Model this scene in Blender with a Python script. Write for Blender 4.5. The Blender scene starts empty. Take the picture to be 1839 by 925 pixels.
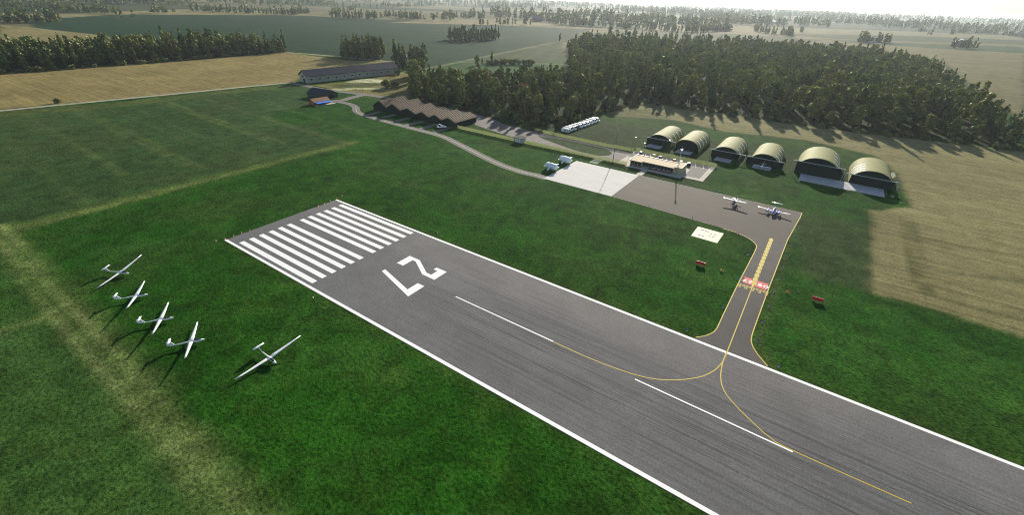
import bpy, math, random
import numpy as np
from mathutils import Matrix, Vector

rnd = random.Random(7)
S = bpy.context.scene
COL = S.collection
R = math.radians

# ------------------------------------------------------------------ camera
FOC = 795.03                      # focal length in pixels of a 1839 px wide frame
YAW, PITCH, ROLL = 2.1522, 0.5331, 0.0385
CAM = np.array([152.6665, -54.9357, 74.2209])
_f = np.array([math.cos(YAW)*math.cos(PITCH), math.sin(YAW)*math.cos(PITCH), -math.sin(PITCH)])
_r0 = np.array([math.sin(YAW), -math.cos(YAW), 0.0]); _u0 = np.cross(_r0, _f)
_r = math.cos(ROLL)*_r0 + math.sin(ROLL)*_u0
_u = -math.sin(ROLL)*_r0 + math.cos(ROLL)*_u0

def at(px, py, z=0.0):
    """the place at height z that the 1839 x 925 photograph shows at px, py"""
    d = _f + (px-919.5)/FOC*_r - (py-462.5)/FOC*_u
    t = (z-CAM[2])/d[2]
    return (float(CAM[0]+t*d[0]), float(CAM[1]+t*d[1]))
def ats(pts, z=0.0): return [at(x, y, z) for x, y in pts]

cam = bpy.data.cameras.new('camera'); co = bpy.data.objects.new('camera', cam); COL.objects.link(co)
cam.sensor_width = 36; cam.lens = 36*FOC/1839; cam.clip_end = 60000; cam.clip_start = 0.5
co.matrix_world = Matrix(((_r[0], _u[0], -_f[0], CAM[0]), (_r[1], _u[1], -_f[1], CAM[1]), (_r[2], _u[2], -_f[2], CAM[2]), (0, 0, 0, 1)))
S.camera = co

# ------------------------------------------------------------------ light
SUN_AZ, SUN_EL = R(106.0), R(18.0)
sd = Vector((math.cos(SUN_AZ)*math.cos(SUN_EL), math.sin(SUN_AZ)*math.cos(SUN_EL), math.sin(SUN_EL)))
sl = bpy.data.lights.new('sun', 'SUN'); sl.energy = 5.0; sl.angle = R(0.8); sl.color = (1.0, 0.92, 0.78)
so = bpy.data.objects.new('sun', sl); COL.objects.link(so); so.rotation_euler = sd.to_track_quat('Z', 'Y').to_euler()
W = bpy.data.worlds.new('World'); S.world = W; W.use_nodes = True
nt = W.node_tree; sky = nt.nodes.new('ShaderNodeTexSky'); sky.sky_type = 'NISHITA'; sky.sun_disc = False
sky.sun_elevation = SUN_EL; sky.sun_rotation = R(90)-SUN_AZ; sky.altitude = 60; sky.air_density = 1.0; sky.dust_density = 0.7; sky.ozone_density = 1.0
bg = nt.nodes['Background']; nt.links.new(sky.outputs[0], bg.inputs[0]); bg.inputs[1].default_value = 0.082
S.view_settings.view_transform = 'Standard'; S.view_settings.look = 'None'; S.view_settings.gamma = 1.0
S.view_settings.exposure = 0.90
S.cycles.volume_bounces = 1; S.cycles.max_bounces = 6; S.cycles.transparent_max_bounces = 12
S.cycles.use_denoising = True; S.cycles.denoising_prefilter = 'NONE'; S.cycles.denoising_input_passes = 'RGB_ALBEDO_NORMAL'; S.cycles.filter_width = 0.95

# ------------------------------------------------------------------ materials
def nodes(name):
    m = bpy.data.materials.new(name); m.use_nodes = True
    t = m.node_tree; return m, t, t.nodes['Principled BSDF']
def N(t, kind, **kw):
    n = t.nodes.new(kind)
    for k, v in kw.items(): setattr(n, k, v)
    return n
def L(t, a, b): t.links.new(a, b)
def math_(t, op, a, b=None, clamp=False):
    n = N(t, 'ShaderNodeMath', operation=op, use_clamp=clamp)
    for i, v in enumerate((a, b)):
        if v is None: continue
        if isinstance(v, (int, float)): n.inputs[i].default_value = v
        else: L(t, v, n.inputs[i])
    return n.outputs[0]
def mapping(t, vec, scale, rot=0.0):
    n = N(t, 'ShaderNodeMapping'); n.inputs['Scale'].default_value = scale; n.inputs['Rotation'].default_value = (0, 0, rot)
    L(t, vec, n.inputs[0]); return n.outputs[0]
def noise(t, vec, scale, detail=3, rough=0.6, dist=0.0):
    n = N(t, 'ShaderNodeTexNoise'); n.inputs['Scale'].default_value = scale; n.inputs['Detail'].default_value = detail
    n.inputs['Roughness'].default_value = rough; n.inputs['Distortion'].default_value = dist
    L(t, vec, n.inputs['Vector']); return n.outputs['Fac']
def ramp(t, fac, a, b, lo=0.0, hi=1.0):
    n = N(t, 'ShaderNodeMapRange'); n.inputs[1].default_value = a; n.inputs[2].default_value = b
    n.inputs[3].default_value = lo; n.inputs[4].default_value = hi; L(t, fac, n.inputs[0]); return n.outputs[0]
def mixc(t, fac, a, b, blend='MIX'):
    n = N(t, 'ShaderNodeMix', data_type='RGBA', blend_type=blend)
    for i, v in ((0, fac), (6, a), (7, b)):
        if isinstance(v, (int, float)): n.inputs[i].default_value = v
        elif isinstance(v, tuple): n.inputs[i].default_value = (*v[:3], 1)
        else: L(t, v, n.inputs[i])
    return n.outputs[2]
def pos(t): return N(t, 'ShaderNodeNewGeometry').outputs['Position']
def bump(t, p, height, strength, dist=0.1):
    b = N(t, 'ShaderNodeBump'); b.inputs['Strength'].default_value = strength; b.inputs['Distance'].default_value = dist
    L(t, height, b.inputs['Height']); L(t, b.outputs[0], p.inputs['Normal'])

_M = {}
HAZE = 0.00004
def mat(name, col, rough=0.6, var=0.15, scale=2.0, metal=0.0, spec=0.5, stretch=(1, 1, 1), dirt=0.0):
    """a plain surface with worn, blotchy procedural variation"""
    if name in _M: return _M[name]
    m, t, p = nodes(name)
    c = N(t, 'ShaderNodeTexCoord').outputs['Object']
    v = mapping(t, c, stretch)
    f = noise(t, v, scale, 4, 0.65)
    lo = tuple(x*(1-var) for x in col); hi = tuple(min(1, x*(1+var)) for x in col)
    cc = mixc(t, ramp(t, f, 0.3, 0.7), lo, hi)
    if dirt: cc = mixc(t, ramp(t, noise(t, v, scale*0.35, 5, 0.7), 0.5, 0.8, 0, dirt), cc, (0.10, 0.085, 0.06))
    L(t, cc, p.inputs['Base Color']); p.inputs['Roughness'].default_value = rough
    p.inputs['Metallic'].default_value = metal; p.inputs['Specular IOR Level'].default_value = spec
    _M[name] = m; return m

# painted markings: worn and scuffed
def paint(name, col, under, wear=0.25):
    m, t, p = nodes(name); q = pos(t)
    w = ramp(t, noise(t, mapping(t, q, (0.25, 2.2, 1)), 1.0, 5, 0.7), 0.55, 0.82, 0, wear)
    w2 = ramp(t, noise(t, q, 6.0, 3, 0.7), 0.45, 0.75, 0, wear*0.5)
    L(t, mixc(t, math_(t, 'ADD', w, w2, True), col, under), p.inputs['Base Color']); p.inputs['Roughness'].default_value = 0.75
    _M[name] = m; return m
ASPH = (0.118, 0.116, 0.117)
WHITE_PAINT = paint('white_runway_paint', (0.80, 0.79, 0.77), ASPH, 0.22)
YELLOW_PAINT = paint('yellow_taxi_paint', (0.47, 0.35, 0.022), (0.11, 0.1, 0.09), 0.28)
RED_PAINT = paint('red_ground_paint', (0.50, 0.022, 0.016), (0.11, 0.1, 0.09), 0.2)

def runway_material():
    m, t, p = nodes('runway_asphalt'); q = pos(t)
    base = ramp(t, noise(t, q, 0.09, 5, 0.62, 0.6), 0.3, 0.72, 0.86, 1.14)
    grain = ramp(t, noise(t, q, 2.3, 4, 0.78), 0.3, 0.7, 0.68, 1.34)
    cell = ramp(t, noise(t, mapping(t, q, (0.5, 0.9, 1)), 0.9, 5, 0.7, 1.4), 0.35, 0.7, 0.92, 1.09)
    # tyre marks: long thin dark streaks along the runway, densest past the numbers
    s1 = ramp(t, noise(t, mapping(t, q, (0.022, 1.5, 1)), 1.0, 4, 0.7, 0.15), 0.48, 0.64, 0, 1)
    s2 = ramp(t, noise(t, mapping(t, q, (0.012, 3.6, 1), 0.012), 1.0, 3, 0.7, 0.1), 0.52, 0.72, 0, 1)
    s3 = ramp(t, noise(t, mapping(t, q, (0.02, 2.4, 1), -0.02), 1.0, 3, 0.7, 0.1), 0.55, 0.74, 0, 0.55)
    sx = N(t, 'ShaderNodeSeparateXYZ'); L(t, q, sx.inputs[0])
    along = ramp(t, sx.outputs[0], 58, 96, 0.10, 1.0)
    yc = math_(t, 'ABSOLUTE', math_(t, 'SUBTRACT', sx.outputs[1], 20.5)); across = ramp(t, yc, 6, 21, 1.0, 0.22)
    st = math_(t, 'MULTIPLY', math_(t, 'MULTIPLY', math_(t, 'ADD', math_(t, 'MAXIMUM', s1, s2), s3, True), along), across)
    # the far third is a newer, browner strip of surfacing
    strip = ramp(t, math_(t, 'ADD', sx.outputs[1], math_(t, 'MULTIPLY', noise(t, mapping(t, q, (0.05, 0.3, 1)), 1.0, 3), 5.0)), 32.5, 35.0, 0, 1)
    tint = mixc(t, strip, ASPH, (0.132, 0.127, 0.122))
    k = math_(t, 'MULTIPLY', math_(t, 'MULTIPLY', base, grain), cell)
    c = mixc(t, 1.0, tint, (1, 1, 1), 'MULTIPLY')
    vm = N(t, 'ShaderNodeVectorMath', operation='SCALE'); L(t, c, vm.inputs[0]); L(t, k, vm.inputs['Scale'])
    c = mixc(t, math_(t, 'MULTIPLY', st, 0.80), vm.outputs[0], (0.030, 0.030, 0.031))
    # sealed cracks
    v = N(t, 'ShaderNodeTexVoronoi', feature='DISTANCE_TO_EDGE'); v.inputs['Scale'].default_value = 0.06
    wq = N(t, 'ShaderNodeVectorMath', operation='ADD'); nn = N(t, 'ShaderNodeTexNoise'); nn.inputs['Scale'].default_value = 0.3
    L(t, q, nn.inputs['Vector']); sc = N(t, 'ShaderNodeVectorMath', operation='SCALE'); L(t, nn.outputs['Color'], sc.inputs[0]); sc.inputs['Scale'].default_value = 5
    L(t, q, wq.inputs[0]); L(t, sc.outputs[0], wq.inputs[1]); L(t, wq.outputs[0], v.inputs['Vector'])
    crack = ramp(t, v.outputs[0], 0.0015, 0.005, 0.35, 0)
    c = mixc(t, crack, c, (0.17, 0.168, 0.165))
    L(t, c, p.inputs['Base Color']); p.inputs['Roughness'].default_value = 0.86; p.inputs['Specular IOR Level'].default_value = 0.25
    bump(t, p, noise(t, q, 5, 3, 0.7), 0.25, 0.03)
    return m
RUNWAY = runway_material()

def ground_stuff(name, col, var=0.2, s1=0.12, s2=2.5, stretch=(1, 1, 1), rough=0.9, spec=0.25, b=0.2):
    m, t, p = nodes(name); q = mapping(t, pos(t), stretch)
    a = ramp(t, noise(t, q, s1, 5, 0.65, 0.5), 0.3, 0.7, 1-var, 1+var)
    g = ramp(t, noise(t, q, s2, 4, 0.75), 0.25, 0.75, 1-var, 1+var)
    vm = N(t, 'ShaderNodeVectorMath', operation='SCALE'); vm.inputs[0].default_value = col; L(t, math_(t, 'MULTIPLY', a, g), vm.inputs['Scale'])
    L(t, vm.outputs[0], p.inputs['Base Color']); p.inputs['Roughness'].default_value = rough; p.inputs['Specular IOR Level'].default_value = spec
    bump(t, p, noise(t, q, s2*1.5, 3, 0.7), b, 0.04)
    _M[name] = m; return m
TAXI = ground_stuff('taxiway_asphalt', (0.078, 0.069, 0.064), 0.16, 0.1, 2.2)
APRON = ground_stuff('apron_asphalt', (0.072, 0.061, 0.050), 0.13, 0.08, 1.6, (0.6, 1.4, 1))
CONC = ground_stuff('white_concrete', (0.52, 0.505, 0.475), 0.08, 0.25, 1.2, (0.35, 1.6, 1))
ROAD = ground_stuff('worn_gravel_road', (0.120, 0.106, 0.098), 0.22, 0.2, 1.8)
PATHM = ground_stuff('grey_perimeter_road', (0.125, 0.117, 0.108), 0.14, 0.15, 1.6)
LOTM = ground_stuff('parking_asphalt', (0.125, 0.114, 0.103), 0.15, 0.3, 2.0)
KERB = ground_stuff('pale_concrete_paving', (0.40, 0.37, 0.31), 0.12, 0.3, 1.5)
PADM = ground_stuff('paved_slab', (0.40, 0.39, 0.39), 0.1, 0.3, 1.4)
TRACK = ground_stuff('pale_gravel_track', (0.27, 0.25, 0.18), 0.2, 0.1, 0.8)
SANDM = ground_stuff('bleached_sand', (0.42, 0.38, 0.28), 0.25, 0.12, 0.5)

# ------------------------------------------------------------------ mesh helper
class MB:
    def __init__(self): self.v = []; self.f = []; self.s = []
    def add(self, vs, fs, smooth=False):
        o = len(self.v); self.v += [tuple(map(float, x)) for x in vs]
        self.f += [tuple(i+o for i in f) for f in fs]; self.s += [smooth]*len(fs); return self
    def box(self, x0, y0, z0, x1, y1, z1, b=0.0):
        if b <= 0:
            vs = [(x0,y0,z0),(x1,y0,z0),(x1,y1,z0),(x0,y1,z0),(x0,y0,z1),(x1,y0,z1),(x1,y1,z1),(x0,y1,z1)]
            return self.add(vs, [(0,3,2,1),(4,5,6,7),(0,1,5,4),(1,2,6,5),(2,3,7,6),(3,0,4,7)])
        ring = lambda i, z: [(x0+i,y0+i,z),(x1-i,y0+i,z),(x1-i,y1-i,z),(x0+i,y1-i,z)]
        return self.loft([ring(b, z0), ring(0, z0+b), ring(0, z1-b), ring(b, z1)], False)
    def loft(self, rings, smooth=True, caps=True, closed=True):
        n = len(rings[0]); vs = [p for r in rings for p in r]; fs = []
        for i in range(len(rings)-1):
            for j in range(n if closed else n-1):
                k = (j+1) % n; fs.append((i*n+j, i*n+k, (i+1)*n+k, (i+1)*n+j))
        self.add(vs, fs, smooth)
        if caps:
            o = len(self.v)-len(vs)
            self.f.append(tuple(o+j for j in reversed(range(n)))); self.f.append(tuple(o+(len(rings)-1)*n+j for j in range(n))); self.s += [False]*2
        return self
    def tube(self, a, b, r0, r1=None, n=8, smooth=True):
        r1 = r0 if r1 is None else r1; a = Vector(a); b = Vector(b); d = (b-a).normalized()
        x = d.orthogonal().normalized(); y = d.cross(x)
        ring = lambda c, r: [c+(x*math.cos(2*math.pi*i/n)+y*math.sin(2*math.pi*i/n))*r for i in range(n)]
        return self.loft([ring(a, r0), ring(b, r1)], smooth)
    def lathe(self, prof, axis='z', o=(0, 0, 0), n=14):
        rings = []
        for r, h in prof:
            c = []
            for i in range(n):
                a, b = r*math.cos(2*math.pi*i/n), r*math.sin(2*math.pi*i/n)
                c.append((o[0]+a, o[1]+b, o[2]+h) if axis == 'z' else (o[0]+h, o[1]+a, o[2]+b) if axis == 'x' else (o[0]+b, o[1]+h, o[2]+a))
            rings.append(c)
        return self.loft(rings)
    def poly(self, pts, z): return self.add([(x, y, z) for x, y in pts], [tuple(range(len(pts)))])
    def prism(self, pts, z0, z1):
        n = len(pts)
        return self.add([(x,y,z0) for x,y in pts]+[(x,y,z1) for x,y in pts], [tuple(reversed(range(n))), tuple(range(n, 2*n))]+[(i,(i+1)%n,n+(i+1)%n,n+i) for i in range(n)])
    def extr(self, prof, y0, y1, axis='y', smooth=False):
        """closed profile of (a, z) pairs extruded along y (or x)"""
        f = (lambda a, z, k: (a, k, z)) if axis == 'y' else (lambda a, z, k: (k, a, z))
        return self.loft([[f(a, z, y0) for a, z in prof], [f(a, z, y1) for a, z in prof]], smooth)
    def ribbon(self, pts, w, z):
        """flat strip of width w along a polyline"""
        P = [Vector((x, y)) for x, y in pts]; l = []; r = []
        for i, p in enumerate(P):
            d = (P[min(i+1, len(P)-1)]-P[max(i-1, 0)]).normalized(); n = Vector((-d.y, d.x))*w/2
            l.append(p+n); r.append(p-n)
        vs = [(q.x, q.y, z) for q in l]+[(q.x, q.y, z) for q in r]; n = len(P)
        return self.add(vs, [(n+i, n+i+1, i+1, i) for i in range(n-1)])
    def mesh(self, name):
        me = bpy.data.meshes.new(name); me.from_pydata(self.v, [], self.f)
        me.polygons.foreach_set('use_smooth', self.s); me.update(); return me
    def build(self, name, material, parent=None):
        me = self.mesh(name); me.materials.append(material)
        return link(name, me, parent)
def link(name, me, parent=None):
    o = bpy.data.objects.new(name, me); COL.objects.link(o)
    if parent is not None: o.parent = parent
    return o
def tag(o, label=None, cat=None, group=None, kind=None):
    for k, v in (('label', label), ('category', cat), ('group', group), ('kind', kind)):
        if v: o[k] = v
    return o
def thing(name, label, cat, loc=(0, 0, 0), rz=0.0, group=None):
    o = bpy.data.objects.new(name, None); COL.objects.link(o); o.location = loc; o.rotation_euler = (0, 0, rz); o.empty_display_size = 0.5
    return tag(o, label, cat, group)
def copy_tree(o, parent=None):
    c = o.copy(); COL.objects.link(c)
    if parent is not None: c.parent = parent
    for ch in list(o.children): copy_tree(ch, c)
    return c
def struct(mb, name, material): return tag(mb.build(name, material), kind='structure')
def smooth_line(pts, n=8, closed=False):
    """Catmull-Rom through pts"""
    P = [np.array(p, float) for p in pts]; out = []
    for i in range(len(P)-1):
        a = P[max(i-1, 0)]; b = P[i]; c = P[i+1]; d = P[min(i+2, len(P)-1)]
        for k in range(n):
            t = k/n; out.append(tuple(0.5*((2*b)+(-a+c)*t+(2*a-5*b+4*c-d)*t*t+(-a+3*b-3*c+d)*t**3)))
    out.append(tuple(P[-1])); return out

# ------------------------------------------------------------------ ground sheet
def axis(lo, hi, step, far_lo, far_hi, g=0.022):
    a = list(np.arange(lo, hi+.01, step)); s = step
    while a[-1] < far_hi: s = max(step, s*(1+g)); a.append(a[-1]+s)
    b = []; s = step; c = lo
    while c > far_lo: s = max(step, s*(1+g)); c -= s; b.append(c)
    return np.array(b[::-1]+a)
gx = axis(-130, 240, 2.0, -15000, 15000); gy = axis(-90, 260, 2.0, -2500, 17000)
GX, GY = np.meshgrid(gx, gy); X = GX.ravel(); Y = GY.ravel()
DIST = np.hypot(X-CAM[0], Y-CAM[1])

def vnoise(x, y, s, seed=0):
    x = x/s+seed*17.3; y = y/s-seed*9.1; xi = np.floor(x); yi = np.floor(y); fx = x-xi; fy = y-yi
    fx = fx*fx*(3-2*fx); fy = fy*fy*(3-2*fy)
    h = lambda a, b: np.modf(np.abs(np.sin(a*127.1+b*311.7+seed*74.7)*43758.5453))[0]
    return (h(xi, yi)*(1-fx)+h(xi+1, yi)*fx)*(1-fy)+(h(xi, yi+1)*(1-fx)+h(xi+1, yi+1)*fx)*fy
def fbm(x, y, s, seed=0): return 0.5*vnoise(x, y, s, seed)+0.3*vnoise(x, y, s/2.1, seed+1)+0.2*vnoise(x, y, s/4.3, seed+2)
def sdf(poly, x, y):
    """signed distance to a polygon, negative inside"""
    d = np.full(x.shape, 1e18); ins = np.zeros(x.shape, bool); n = len(poly)
    for i in range(n):
        ax, ay = poly[i]; bx, by = poly[(i+1) % n]; ex, ey = bx-ax, by-ay; wx, wy = x-ax, y-ay
        t = np.clip((wx*ex+wy*ey)/(ex*ex+ey*ey+1e-12), 0, 1); d = np.minimum(d, (wx-ex*t)**2+(wy-ey*t)**2)
        c = ((ay > y) != (by > y)) & (x < ex*(y-ay)/((by-ay) if by != ay else 1e-9)+ax); ins ^= c
    return np.where(ins, -1, 1)*np.sqrt(d)
def seg(pts, x, y):
    d = np.full(x.shape, 1e18)
    for (ax, ay), (bx, by) in zip(pts[:-1], pts[1:]):
        ex, ey = bx-ax, by-ay; wx, wy = x-ax, y-ay
        t = np.clip((wx*ex+wy*ey)/(ex*ex+ey*ey+1e-12), 0, 1); d = np.minimum(d, (wx-ex*t)**2+(wy-ey*t)**2)
    return np.sqrt(d)
def ss(a, b, v): t = np.clip((v-a)/(b-a), 0, 1); return t*t*(3-2*t)

TAN = (0.295, 0.235, 0.138); WHEAT = (0.335, 0.235, 0.120); GREEN = (0.022, 0.082, 0.009); MEADOW = (0.040, 0.072, 0.022); CROP = (0.035, 0.070, 0.030)
C = np.empty((X.size, 4)); C[:, :3] = GREEN; C[:, 3] = 0.0
def lay(mask, col, streak=None):
    m = mask[:, None]; C[:, :3] = C[:, :3]*(1-m)+np.array(col)*m
    if streak is not None: C[:, 3] = C[:, 3]*(1-mask)+streak*mask
def area(poly, col, soft=3.0, streak=0.0, wob=0.0, amount=1.0):
    d = sdf(poly, X, Y)
    if wob: d = d+(fbm(X, Y, wob*4, 5)-0.5)*2*wob
    lay(ss(soft, -soft, d)*amount, col, streak)
def line(pts, w, col, soft=1.5, amount=1.0, wob=0.0):
    d = seg(pts, X, Y)
    if wob: d = d+(fbm(X, Y, wob*5, 3)-0.5)*2*wob
    lay(ss(w/2+soft, w/2-soft, d)*amount, col)

# the wide plain: a patchwork of fields beyond about 700 m
a = 0.32; U = X*math.cos(a)+Y*math.sin(a); V = -X*math.sin(a)+Y*math.cos(a)
U = U+(vnoise(X, Y, 900, 4)-0.5)*500; V = V+(vnoise(X, Y, 900, 8)-0.5)*300
cu = np.floor(U/620); cv = np.floor((V+170*np.modf(np.abs(np.sin(cu*12.98)*4375.5))[0])/330)
hsh = np.modf(np.abs(np.sin(cu*127.1+cv*311.7)*43758.5))[0]; hs2 = np.modf(np.abs(np.sin(cu*269.5+cv*183.3)*43758.5))[0]
pal = np.array([(0.27, 0.205, 0.125), (0.24, 0.20, 0.12), (0.04, 0.075, 0.030), (0.055, 0.085, 0.035), (0.30, 0.22, 0.14), (0.075, 0.088, 0.045), (0.05, 0.07, 0.032)])
far = ss(600, 760, DIST); pc = pal[(hsh*6.99).astype(int)]*(0.65+0.3*hs2)[:, None]
C[:, :3] = C[:, :3]*(1-far[:, None])+pc*far[:, None]; C[:, 3] = far*0.6

P = ats
tx_edge = ats([(1378.3,658),(1358,633),(1349,613),(1353,594),(1376.8,528),(1414.4,430.8),(1437.3,390),(1440,382)])
# rough land west of the airfield and its stripes
area(P([(0,199),(300,176),(540,148),(600,166),(560,190),(470,208),(640,257)])+[(-58,100),(-60,-42),(-400,-300),(-900,-100)], (0.046, 0.086, 0.030), 3, 0.35, 2)
area([(-60,-43),(120,-43),(330,-43),(330,-400),(-500,-400),(-400,-150)], (0.046, 0.100, 0.026), 4, 0.15, 2.5, 0.8)
area([(-57,-38),(-57,100),(-40,130),(60,130),(60,-38)], GREEN, 4, 0.0, 3)
area([(-58.5,-40),(-57,104),(-64,104),(-66,-44)], (0.105, 0.135, 0.042), 2.2, 0, 1.5, 1.0)
line([(-61.2,-42),(-60.6,102)], 2.2, (0.170, 0.195, 0.070), 1.6, 0.75, 0.9)
area([(-70,-37.0),(110,-41.0),(240,-43),(240,-50),(100,-48),(-70,-44.5)], (0.125, 0.160, 0.055), 2.6, 0, 2.5, 0.7)
line([(6,-90),(4,-60),(6.5,-46)], 2.6, (0.20, 0.215, 0.085), 1.4, 0.8, 1.0)
for o in (0.0, -3.6): line([(-70,-40.2+o),(20,-42.4+o),(110,-43.6+o),(240,-46+o)], 1.5, (0.260, 0.270, 0.115), 1.0, 0.95, 0.6)
line([(6,-90),(6.5,-44)], 2.0, (0.14, 0.135, 0.05), 2, 0.5, 1.2)
area([(0,-49),(150,-51),(200,-75),(40,-110),(0,-80)], (0.074, 0.128, 0.042), 10, 0.2, 6, 0.55)
for k in range(9):   # faint mown stripes running with the runway
    yy = 119-k*15.5-6*((k*7) % 3); line([(-72-8*(k % 4),yy), (-190-30*((k*5) % 4),yy+5), (-310,yy+9)], 1.4+.5*(k % 3), (0.135, 0.160, 0.062), 2.0, 0.36+0.18*((k*5) % 4), 1.6)
line(P([(200,198),(300,238),(372,268)]), 1.6, (0.10, 0.11, 0.045), 1.6, 0.6, .8)
line(P([(425,206),(480,198),(548,190)]), 2.4, (0.10, 0.12, 0.045), 2, 0.6, 1)
line(P([(468,208),(540,232),(632,258)]), 3.0, (0.10, 0.12, 0.045), 2.5, 0.6, 1.2)
area(P([(0,200),(200,185),(420,160),(532,150),(534,155),(420,167),(200,193),(0,210)]), (0.105, 0.115, 0.04), 2, 0, 1, 0.8)
line([(0,-1.0),(420,-1.0)], 2.0, (0.060, 0.088, 0.022), 1.2, 0.5, 1.0); line([(0,46.0),(420,46.0)], 2.0, (0.060, 0.088, 0.022), 1.2, 0.5, 1.0)
line([(x+1.2, y) for x, y in tx_edge], 2.6, (0.105, 0.115, 0.050), 1.4, 0.55, 1.2)
# grass round the buildings
area([(60,157),(116,200),(118,160),(158,158),(190,160),(190,100),(163,99),(159,154),(88,156)], (0.048, 0.076, 0.028), 3, 0.25, 1.5)
area([(-30,190),(118,194),(118,208),(200,214),(200,245),(20,252),(-10,215)], (0.044, 0.070, 0.026), 4, 0.3, 2)
area([(-40,166),(76,166),(76,189),(-40,200)], (0.040, 0.068, 0.020), 2, 0.1, 1, 0.8)
# big dry field on the east side
area(P([(1100,197),(1170,182),(1260,196),(1420,222),(1560,240),(1700,256),(1839,272)])+[(420,380),(470,150),(290,70)]+P([(1839,606),(1700,562),(1570,527),(1563,378),(1634,372),(1617,318),(1572,279),(1448,251),(1300,236),(1210,215),(1140,210),(1080,208)]), TAN, 1.6, 1.0, 1.6)
area(P([(1075,204),(1180,190),(1200,212),(1120,216)]), (0.12, 0.125, 0.055), 6, 0.4, 3, 0.6)
for d in (0, 2.4): line([(p[0]+d, p[1]) for p in P([(1625,395),(1632,440),(1640,490),(1655,525)])], 1.7, (0.13, 0.115, 0.055), 1.0, 0.95, .5)
line(P([(1655,525),(1720,545),(1839,575)]), 2.2, (0.15, 0.13, 0.07), 1.5, 0.85, .8)
line(P([(1640,425),(1740,445),(1839,460)]), 2.0, (0.17, 0.145, 0.08), 1.5, 0.85, .8)
line(P([(1640,470),(1700,490),(1839,505)]), 2.0, (0.16, 0.14, 0.08), 1.5, 0.8, .8)
# the wheat field, west
area(P([(0,130),(120,122),(510,94),(620,107),(700,110),(560,124),(530,146),(330,167),(0,196)])+[(-560,-60)], WHEAT, 1.5, 1.0, 1)
area(P([(0,110),(0,44),(60,49),(190,63),(205,70),(200,80)]), (0.30, 0.225, 0.125), 6, 1.0, 4)
# the green crop fields beyond
area(P([(40,30),(205,26),(330,23),(560,28),(900,45),(1060,52),(1010,72),(900,100),(810,116),(770,122),(715,128),(690,107),(600,99),(515,93),(300,100),(205,78),(190,63),(60,49)]), (0.015, 0.048, 0.025), 5, 0.8, 4)
area(P([(1010,74),(1018,110),(845,112),(830,110),(900,94)]), (0.062, 0.082, 0.040), 4, 0.6, 3)
area(P([(770,124),(830,114),(1018,114),(1018,140),(905,148),(760,148)]), (0.035, 0.095, 0.026), 3, 0.1, 2)
for q in ([(985,80),(945,108)], [(1008,82),(985,108)], [(960,84),(905,109)]):
    line(P(q), 1.5, (0.14, 0.14, 0.07), 1.5, 0.7); line([(x+5, y) for x, y in P(q)], 1.5, (0.14, 0.14, 0.07), 1.5, 0.7)
# farmyard round the long barn
area(P([(560,152),(640,146),(720,130),(760,140),(745,160),(735,175),(660,172),(600,160)]), (0.260, 0.205, 0.090), 3, 0.2, 4)
area(P([(590,152),(650,149),(690,150),(650,158),(610,158)]), (0.075, 0.095, 0.035), 4, 0, 4, 0.8)
area(P([(626,147),(652,140.5),(686,142.5),(697,147.5),(664,148.5)]), (0.66, 0.60, 0.46), 2, 0, 2.5, 0.95)
area(P([(590,160),(630,157),(680,158),(690,161),(640,160),(610,163)]), (0.58, 0.54, 0.36), 1.5, 0, 1, 0.9)
area(P([(652,172),(700,175),(735,178),(720,185),(690,183)]), (0.055, 0.085, 0.03), 3, 0, 2, 0.8)
# pale headlands and tracks
line(P([(514,93.5),(560,97),(605,101),(650,105),(700,110)]), 7, (0.40, 0.38, 0.28), 2, 0.9, 2)
line(P([(0,44),(60,50),(120,58),(190,64),(200,70)]), 4, (0.34, 0.31, 0.21), 2, 0.7)
line(P([(715,132),(760,124),(810,114),(900,95),(1012,72)]), 5, (0.27, 0.27, 0.17), 2, 0.9)
line(P([(820,112),(860,112),(930,113),(1020,115)]), 4, (0.27, 0.27, 0.17), 2, 0.8)
line(P([(880,70),(905,67)]), 6, (0.2, 0.2, 0.12), 3, 0.6)
# eastern plain
area(P([(1705,88),(1839,95),(1839,215),(1790,190),(1740,150),(1700,115),(1560,100),(1480,88),(1540,76)]), (0.225, 0.180, 0.110), 5, 0.9, 4)
area(P([(1480,70),(1640,77),(1839,84),(1839,94),(1700,88),(1540,77)]), (0.050, 0.090, 0.042), 5, 0.6, 3)
area(P([(1380,60),(1640,64),(1839,72),(1839,79),(1640,74),(1480,68)]), (0.072, 0.085, 0.048), 8, 0.5, 4)
area(P([(1300,45),(1640,56),(1839,64),(1839,72),(1640,63),(1380,57)]), (0.235, 0.195, 0.12), 10, 0.5, 5)
area(P([(1020,62),(1120,54),(1310,60),(1480,72),(1400,80),(1250,70),(1100,66)]), (0.085, 0.095, 0.048), 6, 0.5, 4)
area(P([(840,30),(1000,32),(1060,40),(960,46),(860,44),(700,40)]), (0.30, 0.225, 0.145), 8, 0.5, 5)
area(P([(60,26),(200,25),(560,27),(590,30),(520,20),(330,16),(215,20)]), (0.31, 0.235, 0.135), 6, 0.6, 5)
area(P([(0,24),(70,24),(190,27),(110,31),(0,32)]), (0.31, 0.235, 0.14), 5, 0.6, 4)
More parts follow.
